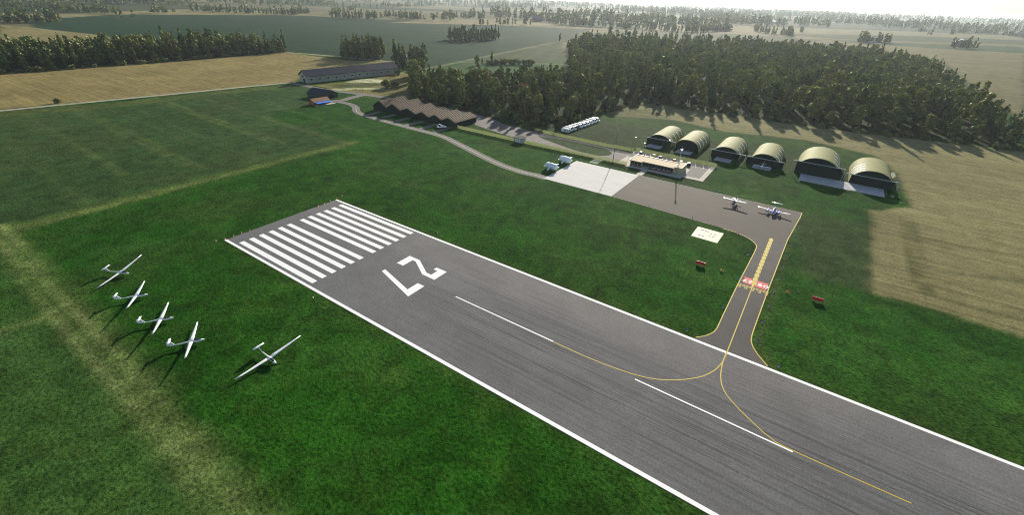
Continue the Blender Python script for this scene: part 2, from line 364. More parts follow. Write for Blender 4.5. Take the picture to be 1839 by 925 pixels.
# forest floor
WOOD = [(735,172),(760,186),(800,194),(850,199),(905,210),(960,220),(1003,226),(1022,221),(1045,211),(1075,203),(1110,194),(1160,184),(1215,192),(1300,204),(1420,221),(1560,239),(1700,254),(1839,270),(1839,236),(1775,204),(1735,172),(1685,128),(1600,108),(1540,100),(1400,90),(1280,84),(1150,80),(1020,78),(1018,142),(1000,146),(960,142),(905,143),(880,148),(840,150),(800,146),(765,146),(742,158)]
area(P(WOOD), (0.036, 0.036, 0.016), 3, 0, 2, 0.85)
area(P([(0,132),(120,124),(510,94),(514,88),(100,108),(0,112)]), (0.035, 0.040, 0.020), 3, 0, 2, 0.8)
area(P([(735,185),(790,192),(850,198),(905,212),(960,224),(1010,232),(960,233),(900,220),(852,208),(780,195)]), (0.040, 0.044, 0.018), 2.5, 0, 1.5, 0.9)

west = ss(-66, -74, X)*ss(122, 112, Y)*ss(700, 600, DIST)*(C[:, 3] < .5)
lay(west*ss(.50, .66, fbm(X, Y, 48, 31))*.40, (0.070, 0.080, 0.032))
lay(west*ss(.52, .70, fbm(X, Y, 30, 37))*.45, (0.060, 0.100, 0.038))
near_ = ss(420, 330, DIST)*ss(-58, -50, X)*(C[:, 3] < .3)
lay(near_*ss(.50, .68, fbm(X, Y, 26, 41))*.40, (0.045, 0.098, 0.020)); lay(near_*ss(.52, .70, fbm(X, Y, 34, 43))*.35, (0.040, 0.058, 0.016))
C[:, :3] *= (0.80+0.40*fbm(X, Y, 40, 2))[:, None]*np.array([0.62, 0.71, 0.55])
nx, ny = len(gx), len(gy)
Zg = np.zeros(X.size)
idx = np.arange(nx*ny).reshape(ny, nx)
quads = np.stack([idx[:-1, :-1], idx[:-1, 1:], idx[1:, 1:], idx[1:, :-1]], -1).reshape(-1, 4)
def np_mesh(name, verts, quads):
    me = bpy.data.meshes.new(name); k = quads.shape[1]
    me.vertices.add(len(verts)); me.vertices.foreach_set('co', np.asarray(verts, np.float32).ravel())
    me.loops.add(quads.size); me.loops.foreach_set('vertex_index', quads.astype(np.int32).ravel())
    me.polygons.add(len(quads)); me.polygons.foreach_set('loop_start', np.arange(0, quads.size, k, dtype=np.int32))
    me.polygons.foreach_set('loop_total', np.full(len(quads), k, np.int32)); me.update(calc_edges=True); return me
gme = np_mesh('ground', np.stack([X, Y, Zg], -1), quads)
at_ = gme.color_attributes.new('land', 'FLOAT_COLOR', 'POINT'); at_.data.foreach_set('color', C.astype(np.float32).ravel())

def ground_material():
    m, t, p = nodes('grass_and_fields'); q = pos(t)
    at = N(t, 'ShaderNodeAttribute', attribute_name='land')
    fine = noise(t, mapping(t, q, (1, 1.25, 1)), 1.15, 5, 0.78, 0.4)
    mid = noise(t, q, 0.16, 5, 0.66, 0.6); big = noise(t, q, 0.035, 4, 0.6, 0.5)
    k = math_(t, 'MULTIPLY', ramp(t, fine, 0.36, 0.64, 0.34, 1.72), math_(t, 'MULTIPLY', ramp(t, mid, 0.32, 0.68, 0.60, 1.42), ramp(t, big, 0.3, 0.7, 0.82, 1.18)))
    flag = at.outputs['Alpha']; k = math_(t, 'POWER', k, math_(t, 'SUBTRACT', 1.0, math_(t, 'MULTIPLY', flag, 0.55)))
    # drilled rows and tractor lines in the fields
    st = noise(t, mapping(t, q, (0.012, 0.42, 1), 0.06), 1.0, 4, 0.65, 0.3)
    st2 = noise(t, mapping(t, q, (0.05, 1.1, 1), 0.06), 1.0, 3, 0.65, 0.2)
    sk = math_(t, 'MULTIPLY', ramp(t, st, 0.3, 0.7, 0.74, 1.26), ramp(t, st2, 0.3, 0.7, 0.84, 1.16))
    mx = N(t, 'ShaderNodeMix', data_type='FLOAT'); mx.inputs[2].default_value = 1.0; L(t, at.outputs['Alpha'], mx.inputs[0]); L(t, sk, mx.inputs[3])
    # worn earthy flecks in the turf
    dry = ramp(t, noise(t, q, 0.07, 6, 0.75, 1.0), 0.50, 0.75, 0, 0.5); dry = math_(t, 'MULTIPLY', dry, math_(t, 'SUBTRACT', 1.0, math_(t, 'MULTIPLY', at.outputs['Alpha'], 0.75)))
    c = mixc(t, dry, at.outputs['Color'], mixc(t, 0.55, at.outputs['Color'], (0.062, 0.080, 0.016)))
    c = mixc(t, ramp(t, noise(t, q, 2.4, 3, 0.7), 0.54, 0.68, 0, 0.6), c, mixc(t, 0.7, c, (0.006, 0.014, 0.004)))
    vm = N(t, 'ShaderNodeVectorMath', operation='SCALE'); L(t, c, vm.inputs[0]); L(t, math_(t, 'MULTIPLY', k, mx.outputs[0]), vm.inputs['Scale'])
    L(t, vm.outputs[0], p.inputs['Base Color']); p.inputs['Roughness'].default_value = 0.97; p.inputs['Specular IOR Level'].default_value = 0.02
    bump(t, p, math_(t, 'ADD', fine, math_(t, 'MULTIPLY', noise(t, q, 0.5, 4, 0.7), 0.8)), 0.7, 0.25)
    return m
gme.materials.append(ground_material())
tag(link('ground', gme), kind='structure')

# ------------------------------------------------------------------ runway, taxiway, apron
H1 = 0.04
struct(MB().box(0, 0, -0.3, 420, 45, H1), 'runway', RUNWAY)
tx_l = smooth_line(ats([(1249.8,606.3),(1267,603.2),(1281,597),(1288,589)]), 4)+ats([(1300,563),(1323.5,513.8)])+smooth_line(ats([(1340,482),(1356.4,449.6),(1357.6,440),(1345.4,429),(1323.5,418.2),(1298,410.4)]), 5)
tx_r = ats([(1378.3,658)])+smooth_line(ats([(1378.3,658),(1358,633),(1349,613),(1353,594)]), 4)[1:]+ats([(1376.8,528),(1414.4,430.8),(1437.3,390),(1440,382)])
corner = at(1440, 382)
struct(MB().prism([(tx_l[0][0]-.2, 45.003)]+tx_l+[(131.7, 118.297), (157.15, 118.297)]+tx_r[:-3][::-1]+[(tx_r[0][0], 45.003)], -0.2, 0.032), 'taxiway', TAXI)
struct(MB().prism([(88.3, 120.4), (131.7, 118.3), (157.15, 118.3), (159.4, 155.2), (88.3, 155.2)], -0.2, 0.036), 'apron', APRON)
struct(MB().box(53.6, 120.4, -0.2, 88.296, 154.6, 0.05), 'concrete_apron', CONC)
# runway markings
Z2 = H1+0.008
mk = MB()
for y in (0.12, 43.98): mk.add([(0, y, Z2), (420, y, Z2), (420, y+.9, Z2), (0, y+.9, Z2)], [(0, 1, 2, 3)])
for y in (2.17, 5.46, 8.9, 12.37, 15.8, 19.25, 24.4, 27.75, 31.2, 34.55, 37.95, 41.4): mk.add([(5.56, y-.05, Z2), (45.75, y-.05, Z2), (45.75, y+1.62, Z2), (5.56, y+1.62, Z2)], [(0, 1, 2, 3)])
d2 = [(56.5,24.9),(56.5,30.55),(61.03,30.56),(67.93,26.42),(69.9,26.42),(69.9,29.1),(68.36,29.1),(68.34,30.5),(72.6,30.5),(72.6,24.9),(67.49,24.95),(60.6,29.1),(59.25,29.1),(59.25,24.95)]
d7 = [(56.48,18.79),(56.48,20.15),(69.89,16.57),(69.89,20.67),(72.6,20.67),(72.6,14.18)]
mk.poly(d2, Z2); mk.poly(d7, Z2)
for k in range(6): x0 = 83.3+k*53.4; mk.add([(x0, 22.05, Z2), (x0+32, 22.05, Z2), (x0+32, 22.45, Z2), (x0, 22.45, Z2)], [(0, 1, 2, 3)])
struct(mk, 'runway_marking', WHITE_PAINT)
def c5(x, y): return at(790+x*1049/1839, 500+y*425/745)
ym = MB()
stem = [(905,230),(900,243)]
lead_l = smooth_line([c5(*q) for q in [(905,230),(898,247),(885,270),(860,293),(815,312),(740,321),(660,315),(570,290),(460,247),(358,201)]], 7)
lead_r = smooth_line([c5(*q) for q in [(905,230),(896,248),(888,275),(884,315),(895,355),(925,395),(985,455),(1040,503),(1110,543),(1484,710)]], 7)
ym.ribbon(lead_l, 0.26, Z2+.004); ym.ribbon(lead_r, 0.26, Z2+.008)
ce = [at(1306.3, 631), at(1351, 522)]
hold = at(1350.5, 517); top = at(1386, 428)
ym.ribbon([ce[0], hold], 0.26, Z2+.012)
ym.ribbon([hold, top], 0.55, Z2+.012)
dv = Vector(top)-Vector(hold); dn = dv.normalized(); nn = Vector((-dn.y, dn.x))
k = 2.2
while k < dv.length-2.5:     # the dashes beside the centre line before the holding point
    for s in (-1, 1):
        a = Vector(hold)+dn*k+nn*s*0.46; b = a+dn*2.2; ym.ribbon([a, b], 0.42, Z2+.004)
    k += 2.75
ym.ribbon(tx_l, 0.28, 0.044); ym.ribbon(tx_r, 0.28, 0.044)
hl, hr = Vector(at(1325.5, 509.0)), Vector(at(1380.5, 525.5))
hd = (hr-hl).normalized(); hn = Vector((hd.y, -hd.x))     # hn points to the runway
if hn.y > 0: hn = -hn
for o in (0.0, 0.62): ym.ribbon([hl+hn*o, hr+hn*o], 0.32, 0.0445)
k = 0.0; W_ = (hr-hl).length
while k < W_-0.2:
    for o in (1.24, 1.86):
        ym.ribbon([hl+hn*o+hd*k, hl+hn*o+hd*min(k+0.95, W_)], 0.32, 0.0445)
    k += 1.9
struct(ym, 'taxiway_marking', YELLOW_PAINT)
ap = MB(); ap.ribbon([(88.4, 154.95), (159.3, 154.95)], 0.16, 0.042); ap.ribbon([(88.4, 120.6), (131.7, 118.5)], 0.16, 0.042)
struct(ap, 'apron_edge_line', mat('faded_yellow_line', (0.30, 0.26, 0.15), 0.9, 0.3, 0.6))
# red mandatory panel painted on the taxiway, lettering reads from the apron
rp = ats([(1337.8,497.2),(1380.2,510.4),(1375.8,522.0),(1334,507.4)])
struct(MB().poly(rp[::-1], 0.040), 'mandatory_marking', RED_PAINT)
def text_mesh(body, size, mtl, name, loc, rot, sx=1.0, ext=0.0):
    cu = bpy.data.curves.new(name, 'FONT'); cu.body = body; cu.size = size; cu.align_x = 'CENTER'; cu.align_y = 'CENTER'; cu.extrude = ext; cu.space_character = 1.08; cu.offset = 0.022*size
    o = bpy.data.objects.new(name, cu); COL.objects.link(o); bpy.context.view_layer.update()
    me = bpy.data.meshes.new_from_object(o.evaluated_get(bpy.context.evaluated_depsgraph_get())); bpy.data.objects.remove(o)
    me.materials.append(mtl); w = link(name, me); w.location = loc; w.rotation_euler = rot; w.scale = (sx, 1, 1); return w
rc = np.mean(np.array(rp), 0)
rx = Vector(rp[0])-Vector(rp[1])
tag(text_mesh('09-27', 2.35, WHITE_PAINT, 'runway_number_lettering', (rc[0], rc[1], 0.0405), (0, 0, math.atan2(rx.y, rx.x)), 1.28), kind='structure')

# ------------------------------------------------------------------ roads
RZ = 0.02
back = smooth_line(ats([(520,147.5),(548.7,153.5),(581,160),(613.5,164.5),(651,169),(678,172.8),(706,177)])+[(-76, 201), (-40, 197.5), (-20, 189)], 6)
struct(MB().ribbon(back, 6.0, RZ), 'road', ROAD)
spur = MB(); spur.ribbon(smooth_line(ats([(650,170.5),(632,175),(613.5,180),(597,181.5),(590,184)]), 5), 7, RZ+.004)
struct(spur, 'yard_road', ROAD)
pathc = smooth_line(ats([(598,182),(613.5,183.5),(629.8,187.2),(638.5,192.5),(641,200),(657,207.5),(701.4,220),(753,233.5),(793.8,244.5),(823.4,258.5),(860.4,277.5),(897.3,295),(934.3,308),(962,314.5),(982,320.5)]), 6)
struct(MB().ribbon(pathc, 5.2, RZ+.012), 'perimeter_road', PATHM)
yl = MB(); yl.ribbon(pathc[18:], 0.28, RZ+.022); struct(yl, 'road_centre_line', mat('pale_yellow_line', (0.55, 0.49, 0.27), 0.8, 0.25, 0.5))
sp = MB(); BAY = [(-116, -102.6), (-102.4, -88.6), (-88.4, -73.6), (-73.4, -61.4), (-61.2, -50.1), (-49.9, -38)]
for (x0, x1), (sx, sy) in zip(BAY, [(-106.8,150.8),(-93.1,151.2),(-79.1,148.5),(-66.8,146.9),(-53.3,145.3),(-41.6,145.9)]):
    sp.ribbon([(sx+.4, sy), ((x0+x1)/2+2.0, 163)], 4.4, RZ+.006)
struct(sp, 'hangar_driveway', PATHM)
def loop_road(z):
    m = MB()
    out = ats([(850,206),(900,221),(960,236),(1000,245.5),(1050,255.8),(1092,265.5),(1125,272.5),(1146,277)])
    low = ats([(853,224),(900,240),(940,251),(985,262.5),(1030,273),(1060,280.5),(1100,290),(1126,296)])
    n = len(out); m.add([(x, y, z) for x, y in out]+[(x, y, z) for x, y in low], [(n+i, n+i+1, i+1, i) for i in range(n-1)])
    return m
struct(loop_road(RZ+.008), 'access_road', ROAD)
isl = smooth_line(ats([(967,243.8),(1000,249.5),(1050,259.5),(1080,266),(1097,272.5),(1096,278),(1080,279),(1060,277.2),(1030,268.5),(1000,258),(975,248.5),(967,243.8)]), 3)[:-1]
struct(MB().prism(isl, 0.0, RZ+.08), 'grass_island', ground_stuff('island_turf', (0.020, 0.050, 0.009), 0.4, 0.3, 1.2, spec=0.02, b=0.5))
# pale farm road along the wheat field
struct(MB().ribbon(smooth_line(ats([(-90,206),(0,198.5),(150,184),(330,166.5),(430,156.5),(530,147.2)]), 6), 5.0, RZ), 'farm_track', TRACK)
# parking area with pale paving edge
struct(MB().box(71.6, 166.2, -0.1, 116.0, 193.2, 0.06), 'parking_paving', KERB)
struct(MB().prism([(71.9, 180.5), (106.2, 180.5), (106.2, 169.4), (113.6, 169.4), (113.6, 193.0), (71.9, 193.0)], 0.0, 0.066), 'parking_area', LOTM)
pk = MB()
for x in (74.0, 78.2, 81.0, 85.6, 90.2, 94.0, 98.0, 101.5, 105.8, 109.6, 112.6): pk.ribbon([(x+1.6, 186.6), (x, 192.6)], 0.22, 0.075)
struct(pk, 'parking_bay_line', WHITE_PAINT)
struct(MB().box(77.0, 163.6, -0.1, 106.0, 166.6, 0.075).box(104.2, 166.603, -0.1, 106.0, 180.0, 0.075), 'terminal_plinth', KERB)
struct(MB().prism([(86.4, 154.7), (89.4, 154.7), (89.4, 163.597), (86.4, 163.597)], -0.1, 0.075), 'terminal_path', KERB)
struct(MB().prism(ats([(1057.5,291),(1069,284.5),(1083,287.5),(1073,294.5)]), -0.1, 0.03), 'paved_patch', mat('mossy_paving', (0.20, 0.24, 0.14), 0.9, 0.25, 0.8))
for x0, x1, y0 in ((72.8, 81.4, 206.0), (90.4, 99.0, 206.0), (111.9, 120.4, 206.0), (131.4, 140.3, 206.0), (154.0, 189.2, 200.3)):
    struct(MB().box(x0, y0, -0.1, x1, 213.1, 0.05), 'concrete_pad', PADM)
struct(MB().prism(ats([(1598,310),(1606,309),(1609,316),(1603,321)]), -0.1, 0.02).prism(ats([(1598,351),(1606,350),(1607,354),(1601,355)]), -0.1, 0.02), 'worn_patch', mat('moss_worn', (0.12, 0.15, 0.07), 0.9, 0.3, 0.5))
#PART2
# ================================================================== things
GLOSSW = mat('white_gelcoat', (0.80, 0.80, 0.79), 0.28, 0.03, 1.5, spec=0.6)
CANOPY = mat('tinted_canopy', (0.015, 0.02, 0.03), 0.35, 0.1, 2.0, spec=0.2)
RUBBER = mat('black_rubber', (0.02, 0.02, 0.02), 0.8, 0.2, 5)
DARKM = mat('dark_metal', (0.06, 0.065, 0.07), 0.5, 0.2, 3)
GALV = mat('galvanised_steel', (0.42, 0.43, 0.44), 0.45, 0.12, 3, metal=0.3)

def rings_x(spec, n=12):
    return [[(x, w*math.cos(2*math.pi*i/n), zc+h*math.sin(2*math.pi*i/n)) for i in range(n)] for x, zc, w, h in spec]
def foil(x_le, c, y, z, th):
    pr = [(1, 0), (0.7, 0.45), (0.35, 0.95), (0.1, 0.7), (0, 0), (0.1, -0.35), (0.4, -0.4), (0.75, -0.15)]
    return [(x_le-a*c, y, z+b*th*c*0.6) for a, b in pr]
def wing_mb(s, x_le, c0, c1, half, z, dih, th=0.13, sweep=0.0, up=0.0, y0=0.0, k=6):
    rs = []
    for i in range(k+1):
        t = i/k; y = y0+(half-y0)*t; c = c0+(c1-c0)*(t**1.25); rs.append(foil(x_le-sweep*y+(c-c0)*0.35*0, c, s*y, z+dih*y+up*t**3, th))
    return MB().loft(rs if s > 0 else rs, True)
def fin_mb(pts, th):
    """vertical surface: (x, z) outline with thickness th in y"""
    return MB().extr(pts, -th/2, th/2)

# ------------------------------------------------------------------ gliders
def make_glider():
    g = thing('glider', None, 'glider')
    f = MB().loft(rings_x([(2.75,0.72,0.02,0.02),(2.6,0.73,0.14,0.15),(2.1,0.76,0.27,0.31),(1.4,0.80,0.33,0.40),(0.7,0.84,0.33,0.42),(0.0,0.88,0.28,0.35),(-0.8,0.88,0.18,0.22),(-2.0,0.87,0.12,0.14),(-3.6,0.86,0.085,0.10),(-4.15,0.86,0.05,0.06)]))
    f.build('fuselage', GLOSSW, g)
    cp = MB().loft(rings_x([(2.35,0.92,0.03,0.03),(2.0,0.93,0.20,0.18),(1.4,0.97,0.285,0.275),(0.8,1.00,0.27,0.28),(0.45,1.02,0.15,0.2),(0.25,1.02,0.03,0.05)]))
    cp.build('canopy', CANOPY, g)
    for s in (-1, 1): wing_mb(s, 0.55, 0.98, 0.36, 7.9, 0.98, 0.045, 0.14, 0.012, 0.18).build('wing', GLOSSW, g)
    fin = fin_mb([(-3.15,0.93),(-4.35,0.93),(-4.5,2.05),(-3.85,2.05)], 0.09).build('tail_fin', GLOSSW, g)
    MB().extr([(-4.36,0.93),(-4.62,0.95),(-4.72,2.0),(-4.505,2.03)], -0.035, 0.035).build('rudder', GLOSSW, fin)
    tp = MB().loft([foil(-3.85, 0.52, -1.35, 2.10, .11), foil(-3.78, 0.66, -.5, 2.10, .11), foil(-3.76, 0.68, 0, 2.10, .11), foil(-3.78, 0.66, .5, 2.10, .11), foil(-3.85, 0.52, 1.35, 2.10, .11)])
    tp.build('tailplane', GLOSSW, g)
    MB().lathe([(0.02,-0.07),(0.2,-0.07),(0.22,0),(0.2,0.07),(0.02,0.07)], 'y', (0.55, 0, 0.22)).build('wheel', RUBBER, g)
    MB().lathe([(0.01,-0.04),(0.1,-0.04),(0.1,0.04),(0.01,0.04)], 'y', (-3.9, 0, 0.72)).build('tail_wheel', RUBBER, g)
    return g
gl = make_glider()
GL = [(-1.78,-28.13,28,6.0,'white glider parked farthest along the row, its wings skewed from the three beside it'),
      (15.2,-30.5,58,-5.5,'white glider parked between the skewed far glider and the middle glider of the row'),
      (31.4,-31.0,58,-5.5,'white glider in the middle of the row of five on the grass'),
      (46.1,-30.4,58.5,-5.5,'white glider parked second from the near end, just beyond the lone one by the runway'),
      (65.86,-22.43,-2,6.5,'white glider parked closest to the runway edge, nose pointing along the runway')]
for i, (x, y, h, bank, lab) in enumerate(GL):
    o = gl if i == 0 else copy_tree(gl)
    o.location = (x, y, 0.0); o.rotation_euler = (R(bank), 0, R(h)); tag(o, lab, 'glider', 'gliders parked on the grass')

# ------------------------------------------------------------------ light aircraft
def aeroplane(name, label, loc, rz, span, length, body, wingm, high=True, twin=False, ttail=False, dih=0.03, group=None, strut=True):
    a = thing(name, label, 'aeroplane', loc, rz, group); h = length
    zc = 1.15 if high else 1.1
    MB().loft(rings_x([(.42*h,zc-.05,.12,.14),(.38*h,zc-.03,.36,.36),(.30*h,zc,.48,.46),(.18*h,zc+.12,.56,.66),(.02*h,zc+.2,.56,.74),(-.10*h,zc+.15,.46,.56),(-.28*h,zc+.12,.24,.30),(-.5*h,zc+.2,.08,.13)])).build('fuselage', body, a)
    MB().loft(rings_x([(.24*h,zc+.42,.05,.05),(.17*h,zc+.5,.53,.27),(.05*h,zc+.58,.55,.33),(-.05*h,zc+.55,.48,.28),(-.11*h,zc+.5,.1,.1)])).build('cabin_window', CANOPY, a)
    zw = zc+.86 if high else zc-.2
    for s in (-1, 1):
        wing_mb(s, .13*h, 1.55, 1.2 if high else .95, span/2, zw, dih, .13).build('wing', wingm, a)
        if high and strut: MB().tube((.08*h, s*.5, zc-.25), (.06*h, s*span*.27, zw+dih*span*.27-.05), .04, n=5).build('wing_strut', wingm, a)
    zt = zc+1.75 if ttail else zc+.3
    MB().extr([(-.36*h,zc+.2),(-.5*h,zc+.2),(-.54*h,zc+1.75),(-.46*h,zc+1.75)], -.06, .06).build('tail_fin', body, a)
    MB().loft([foil(-.43*h+(0.0 if not ttail else -.1), .7, -span*.17, zt, .12), foil(-.42*h, .95, 0, zt, .12), foil(-.43*h, .7, span*.17, zt, .12)]).build('tailplane', wingm, a)
    def prop(x, y, z):
        p = MB(); p.tube((x, y, z), (x+.25, y, z), .12, .03); p.box(x+.08, y-.9, z-.07, x+.12, y+.9, z+.07); p.build('propeller', DARKM, a)
    if twin:
        for s in (-1, 1):
            ny_ = s*span*.17
            MB().loft([[(x, ny_+q[1], q[2]) for q in r] for r, x in zip(rings_x([(0,zw+.1,.1,.12),(0,zw+.12,.38,.36),(0,zw+.12,.42,.4),(0,zw+.1,.3,.26),(0,zw+.1,.06,.06)]), (.30*h,.27*h,.14*h,-.06*h,-.16*h))]).build('engine_nacelle', body, a)
            prop(.305*h, ny_, zw+.12)
    else: prop(.42*h, 0, zc-.05)
    for x, y in ((.28*h, 0), (.02*h, 1.15), (.02*h, -1.15)):
        w = MB().lathe([(.02,-.09),(.2,-.09),(.23,0),(.2,.09),(.02,.09)], 'y', (x, y, .23)).build('wheel', RUBBER, a)
        MB().tube((x, y, .23), (x*.9, y*.35, zc-.2), .045, n=5).build('gear_leg', GALV, w)
    return a
BLUEP = mat('blue_gloss_paint', (0.03, 0.12, 0.62), 0.25, 0.06, 1.0, spec=0.6)
NAVYP = mat('navy_gloss_paint', (0.05, 0.06, 0.12), 0.3, 0.1, 1.0)
aeroplane('parked_aeroplane', 'white high winged light aeroplane with dark nose parked on the dark apron', (134.1, 145.6, .036), R(-91), 9.6, 7.4, NAVYP, GLOSSW)
aeroplane('parked_aeroplane', 'blue twin engined aeroplane with a high tail parked in the apron corner', (149.3, 147.2, .036), R(-92), 12.4, 9.6, BLUEP, GLOSSW, high=False, twin=True, ttail=True, dih=.075)
aeroplane('parked_aeroplane', 'small white aeroplane on the driveway of the end gabled hangar', (-43.0, 156.3, .03), R(72), 9.2, 6.6, GLOSSW, GLOSSW, high=True, dih=.02, strut=False)
aeroplane('parked_aeroplane', 'white aeroplane in front of the open arched hangar doorway', (136.0, 208.6, .05), R(-90), 8.8, 6.4, GLOSSW, GLOSSW, high=False, dih=.06)
aeroplane('parked_aeroplane', 'brown aeroplane standing inside the open arched hangar', (138.2, 221.0, .05), R(-80), 6.0, 5.6, mat('brown_dope', (.10, .06, .035), .5, .2, 2), mat('brown_dope', (.10, .06, .035)), high=True)

# ------------------------------------------------------------------ arched hangars
def sheen(name, col, rough, spec, scale, var=.1, wave=None, metal=0.0):
    m, t, p = nodes(name); c = N(t, 'ShaderNodeTexCoord').outputs['Object']
    f = noise(t, c, scale, 4, .65); cc = mixc(t, ramp(t, f, .3, .7), tuple(x*(1-var) for x in col), tuple(x*(1+var) for x in col))
    L(t, cc, p.inputs['Base Color']); p.inputs['Roughness'].default_value = rough; p.inputs['Specular IOR Level'].default_value = spec; p.inputs['Metallic'].default_value = metal
    if wave:
        w = N(t, 'ShaderNodeTexWave', wave_type='BANDS', bands_direction='Y'); w.inputs['Scale'].default_value = wave; L(t, c, w.inputs['Vector'])
        bump(t, p, w.outputs['Fac'], .10, .05)
    return m
SHELL = sheen('olive_coated_steel', (0.235, 0.232, 0.092), 0.75, 0.08, 0.35, .10, 1.1)
ENDW = mat('dark_green_cladding', (0.008, 0.020, 0.015), 0.8, 0.2, 0.6, spec=0.08, stretch=(1, 1, .15))
STRIPW = mat('white_rooflight', (0.86, 0.87, 0.88), 0.6, 0.05, 1)
INSIDE = mat('earth_hangar_floor', (0.085, 0.055, 0.038), 0.9, 0.25, 0.7)
BEAM = mat('pale_grey_steel', (0.30, 0.34, 0.36), 0.75, 0.1, 1)
def arch(w, h, n=22):
    """arched section: bulging sides, flattened crown"""
    out = []
    for i in range(n+1):
        a = math.pi*(1-(i/n)); c, s = math.cos(a), math.sin(a)
        out.append((w/2*math.copysign(abs(c)**0.92, c), h*(abs(s)**0.86)))
    return out
def arched_hangar(label, x, w, h, y0, y1, beam_h, beam_x, side=1, open_=None, hasbeam=True, dark_strip=False):
    t = thing('arched_hangar', label, 'hangar', (x, y0, 0), 0, 'arched hangars along the field edge')
    D = y1-y0; A = arch(w, h); th = .25
    B = [(a*(1-th/(w/2)), z*(1-th/h)) for a, z in A]
    m = MB(); k = len(A)
    ys = [0, D]
    oa = [(a, 0, z) for a, z in A]; ob = [(a, D, z) for a, z in A]; ia = [(a, 0, z) for a, z in B]; ib = [(a, D, z) for a, z in B]
    strip = lambda p, q, sm: m.add(p+q, [(i, i+1, k+i+1, k+i) for i in range(k-1)], sm)
    strip(oa, ob, True); strip(ib, ia, True); strip(ia, oa, False); strip(ob, ib, False)
    m.build('shell', SHELL, t)
    E = [(a*.992, z*.992) for a, z in B]
    MB().extr(E, D-.5, D-.3).build('end_wall', ENDW, t)
    fw = MB()
    if open_:
        x0, x1, oh = open_
        e2 = [p for p in E if p[1] > oh]; fw.extr([(e2[0][0]-.2, oh)]+e2+[(e2[-1][0]+.2, oh)], .3, .5)
        fw.box(E[0][0], .3, 0, x0, .5, oh-.003).box(x1, .3, 0, E[-1][0], .5, oh-.003)
    else: fw.extr(E, .3, .5)
    fw.build('end_wall', ENDW, t)
    if open_: MB().box(-w/2+.5, .6, 0, w/2-.5, D-.7, .05).build('floor', INSIDE, t)
    # sliding doors hung in front, below the rail
    if hasbeam:
        b0, b1 = beam_x[0]-x, beam_x[1]-x
        if open_:
            for q0, q1 in ((b0+.3, open_[0]), (open_[1], b1-.3)): MB().box(q0, -.25, .08, q1, -.05, beam_h-.15).build('sliding_door', ENDW, t)
        else:
            mid = 0
            for q0, q1 in ((-w/2+.1, mid-.02), (mid+.02, w/2-.1)):
                d = MB().box(q0, -.25, .08, q1, -.05, beam_h-.15); d.build('sliding_door', ENDW, t)
        r = MB().box(b0, -.36, beam_h-.15, b1, .02, beam_h+.16).build('door_rail', BEAM, t)
        for q in (b0+.12, b1-.12): MB().box(q-.1, -.3, 0, q+.1, -.1, beam_h-.153).build('rail_post', BEAM, t)
    # translucent strips following the curve of the shell
    for i in range(4):
        yy = D*(.16+.235*i) if side > 0 else D*(.08+.14*i)
        sec = [(a, z) for a, z in A if (a*side > w*.25 and z > h*.30)] if side > 0 else [(a, z) for a, z in A if (a*side > w*.22 and z > h*.22)]
        st = MB(); c = len(sec); ww = .38
        vs = [(a*1.012, yy-ww, z*1.012) for a, z in sec]+[(a*1.012, yy+ww, z*1.012) for a, z in sec]+[(a*.998, yy-ww, z*.998) for a, z in sec]+[(a*.998, yy+ww, z*.998) for a, z in sec]
        st.add(vs, [(j, j+1, c+j+1, c+j) for j in range(c-1)]+[(j+1, j, 2*c+j, 2*c+j+1) for j in range(c-1)]+[(c+j, c+j+1, 3*c+j+1, 3*c+j) for j in range(c-1)])
        st.build('rooflight', STRIPW, t)
    return t
arched_hangar('small arched olive hangar behind the far end of the terminal, with a door rail', 78.3, 14.6, 6.3, 213.4, 241, 3.7, (70.4, 88.4))
arched_hangar('arched olive hangar without a door rail, behind the parked cars', 94.6, 14.6, 6.3, 213.4, 241, 3.7, None, hasbeam=False)
arched_hangar('arched olive hangar behind the corner of the car park, doors shut', 116.0, 14.8, 6.3, 213.4, 241, 3.7, (107.6, 126.4))
arched_hangar('arched olive hangar with an open doorway and a white aeroplane in it', 135.8, 14.8, 6.3, 213.4, 241, 3.6, (126.9, 145.4), open_=(-4.4, 4.5, 3.4))
arched_hangar('big arched hangar with a tall shut door, beside the open small one', 160.2, 19.4, 9.0, 213.6, 240, 5.9, (148.5, 171.6), side=1)
arched_hangar('big arched hangar at the dry field end, white strips on its sunny flank', 183.4, 17.4, 7.5, 213.6, 241, 4.3, (172.3, 194.0), side=-1)

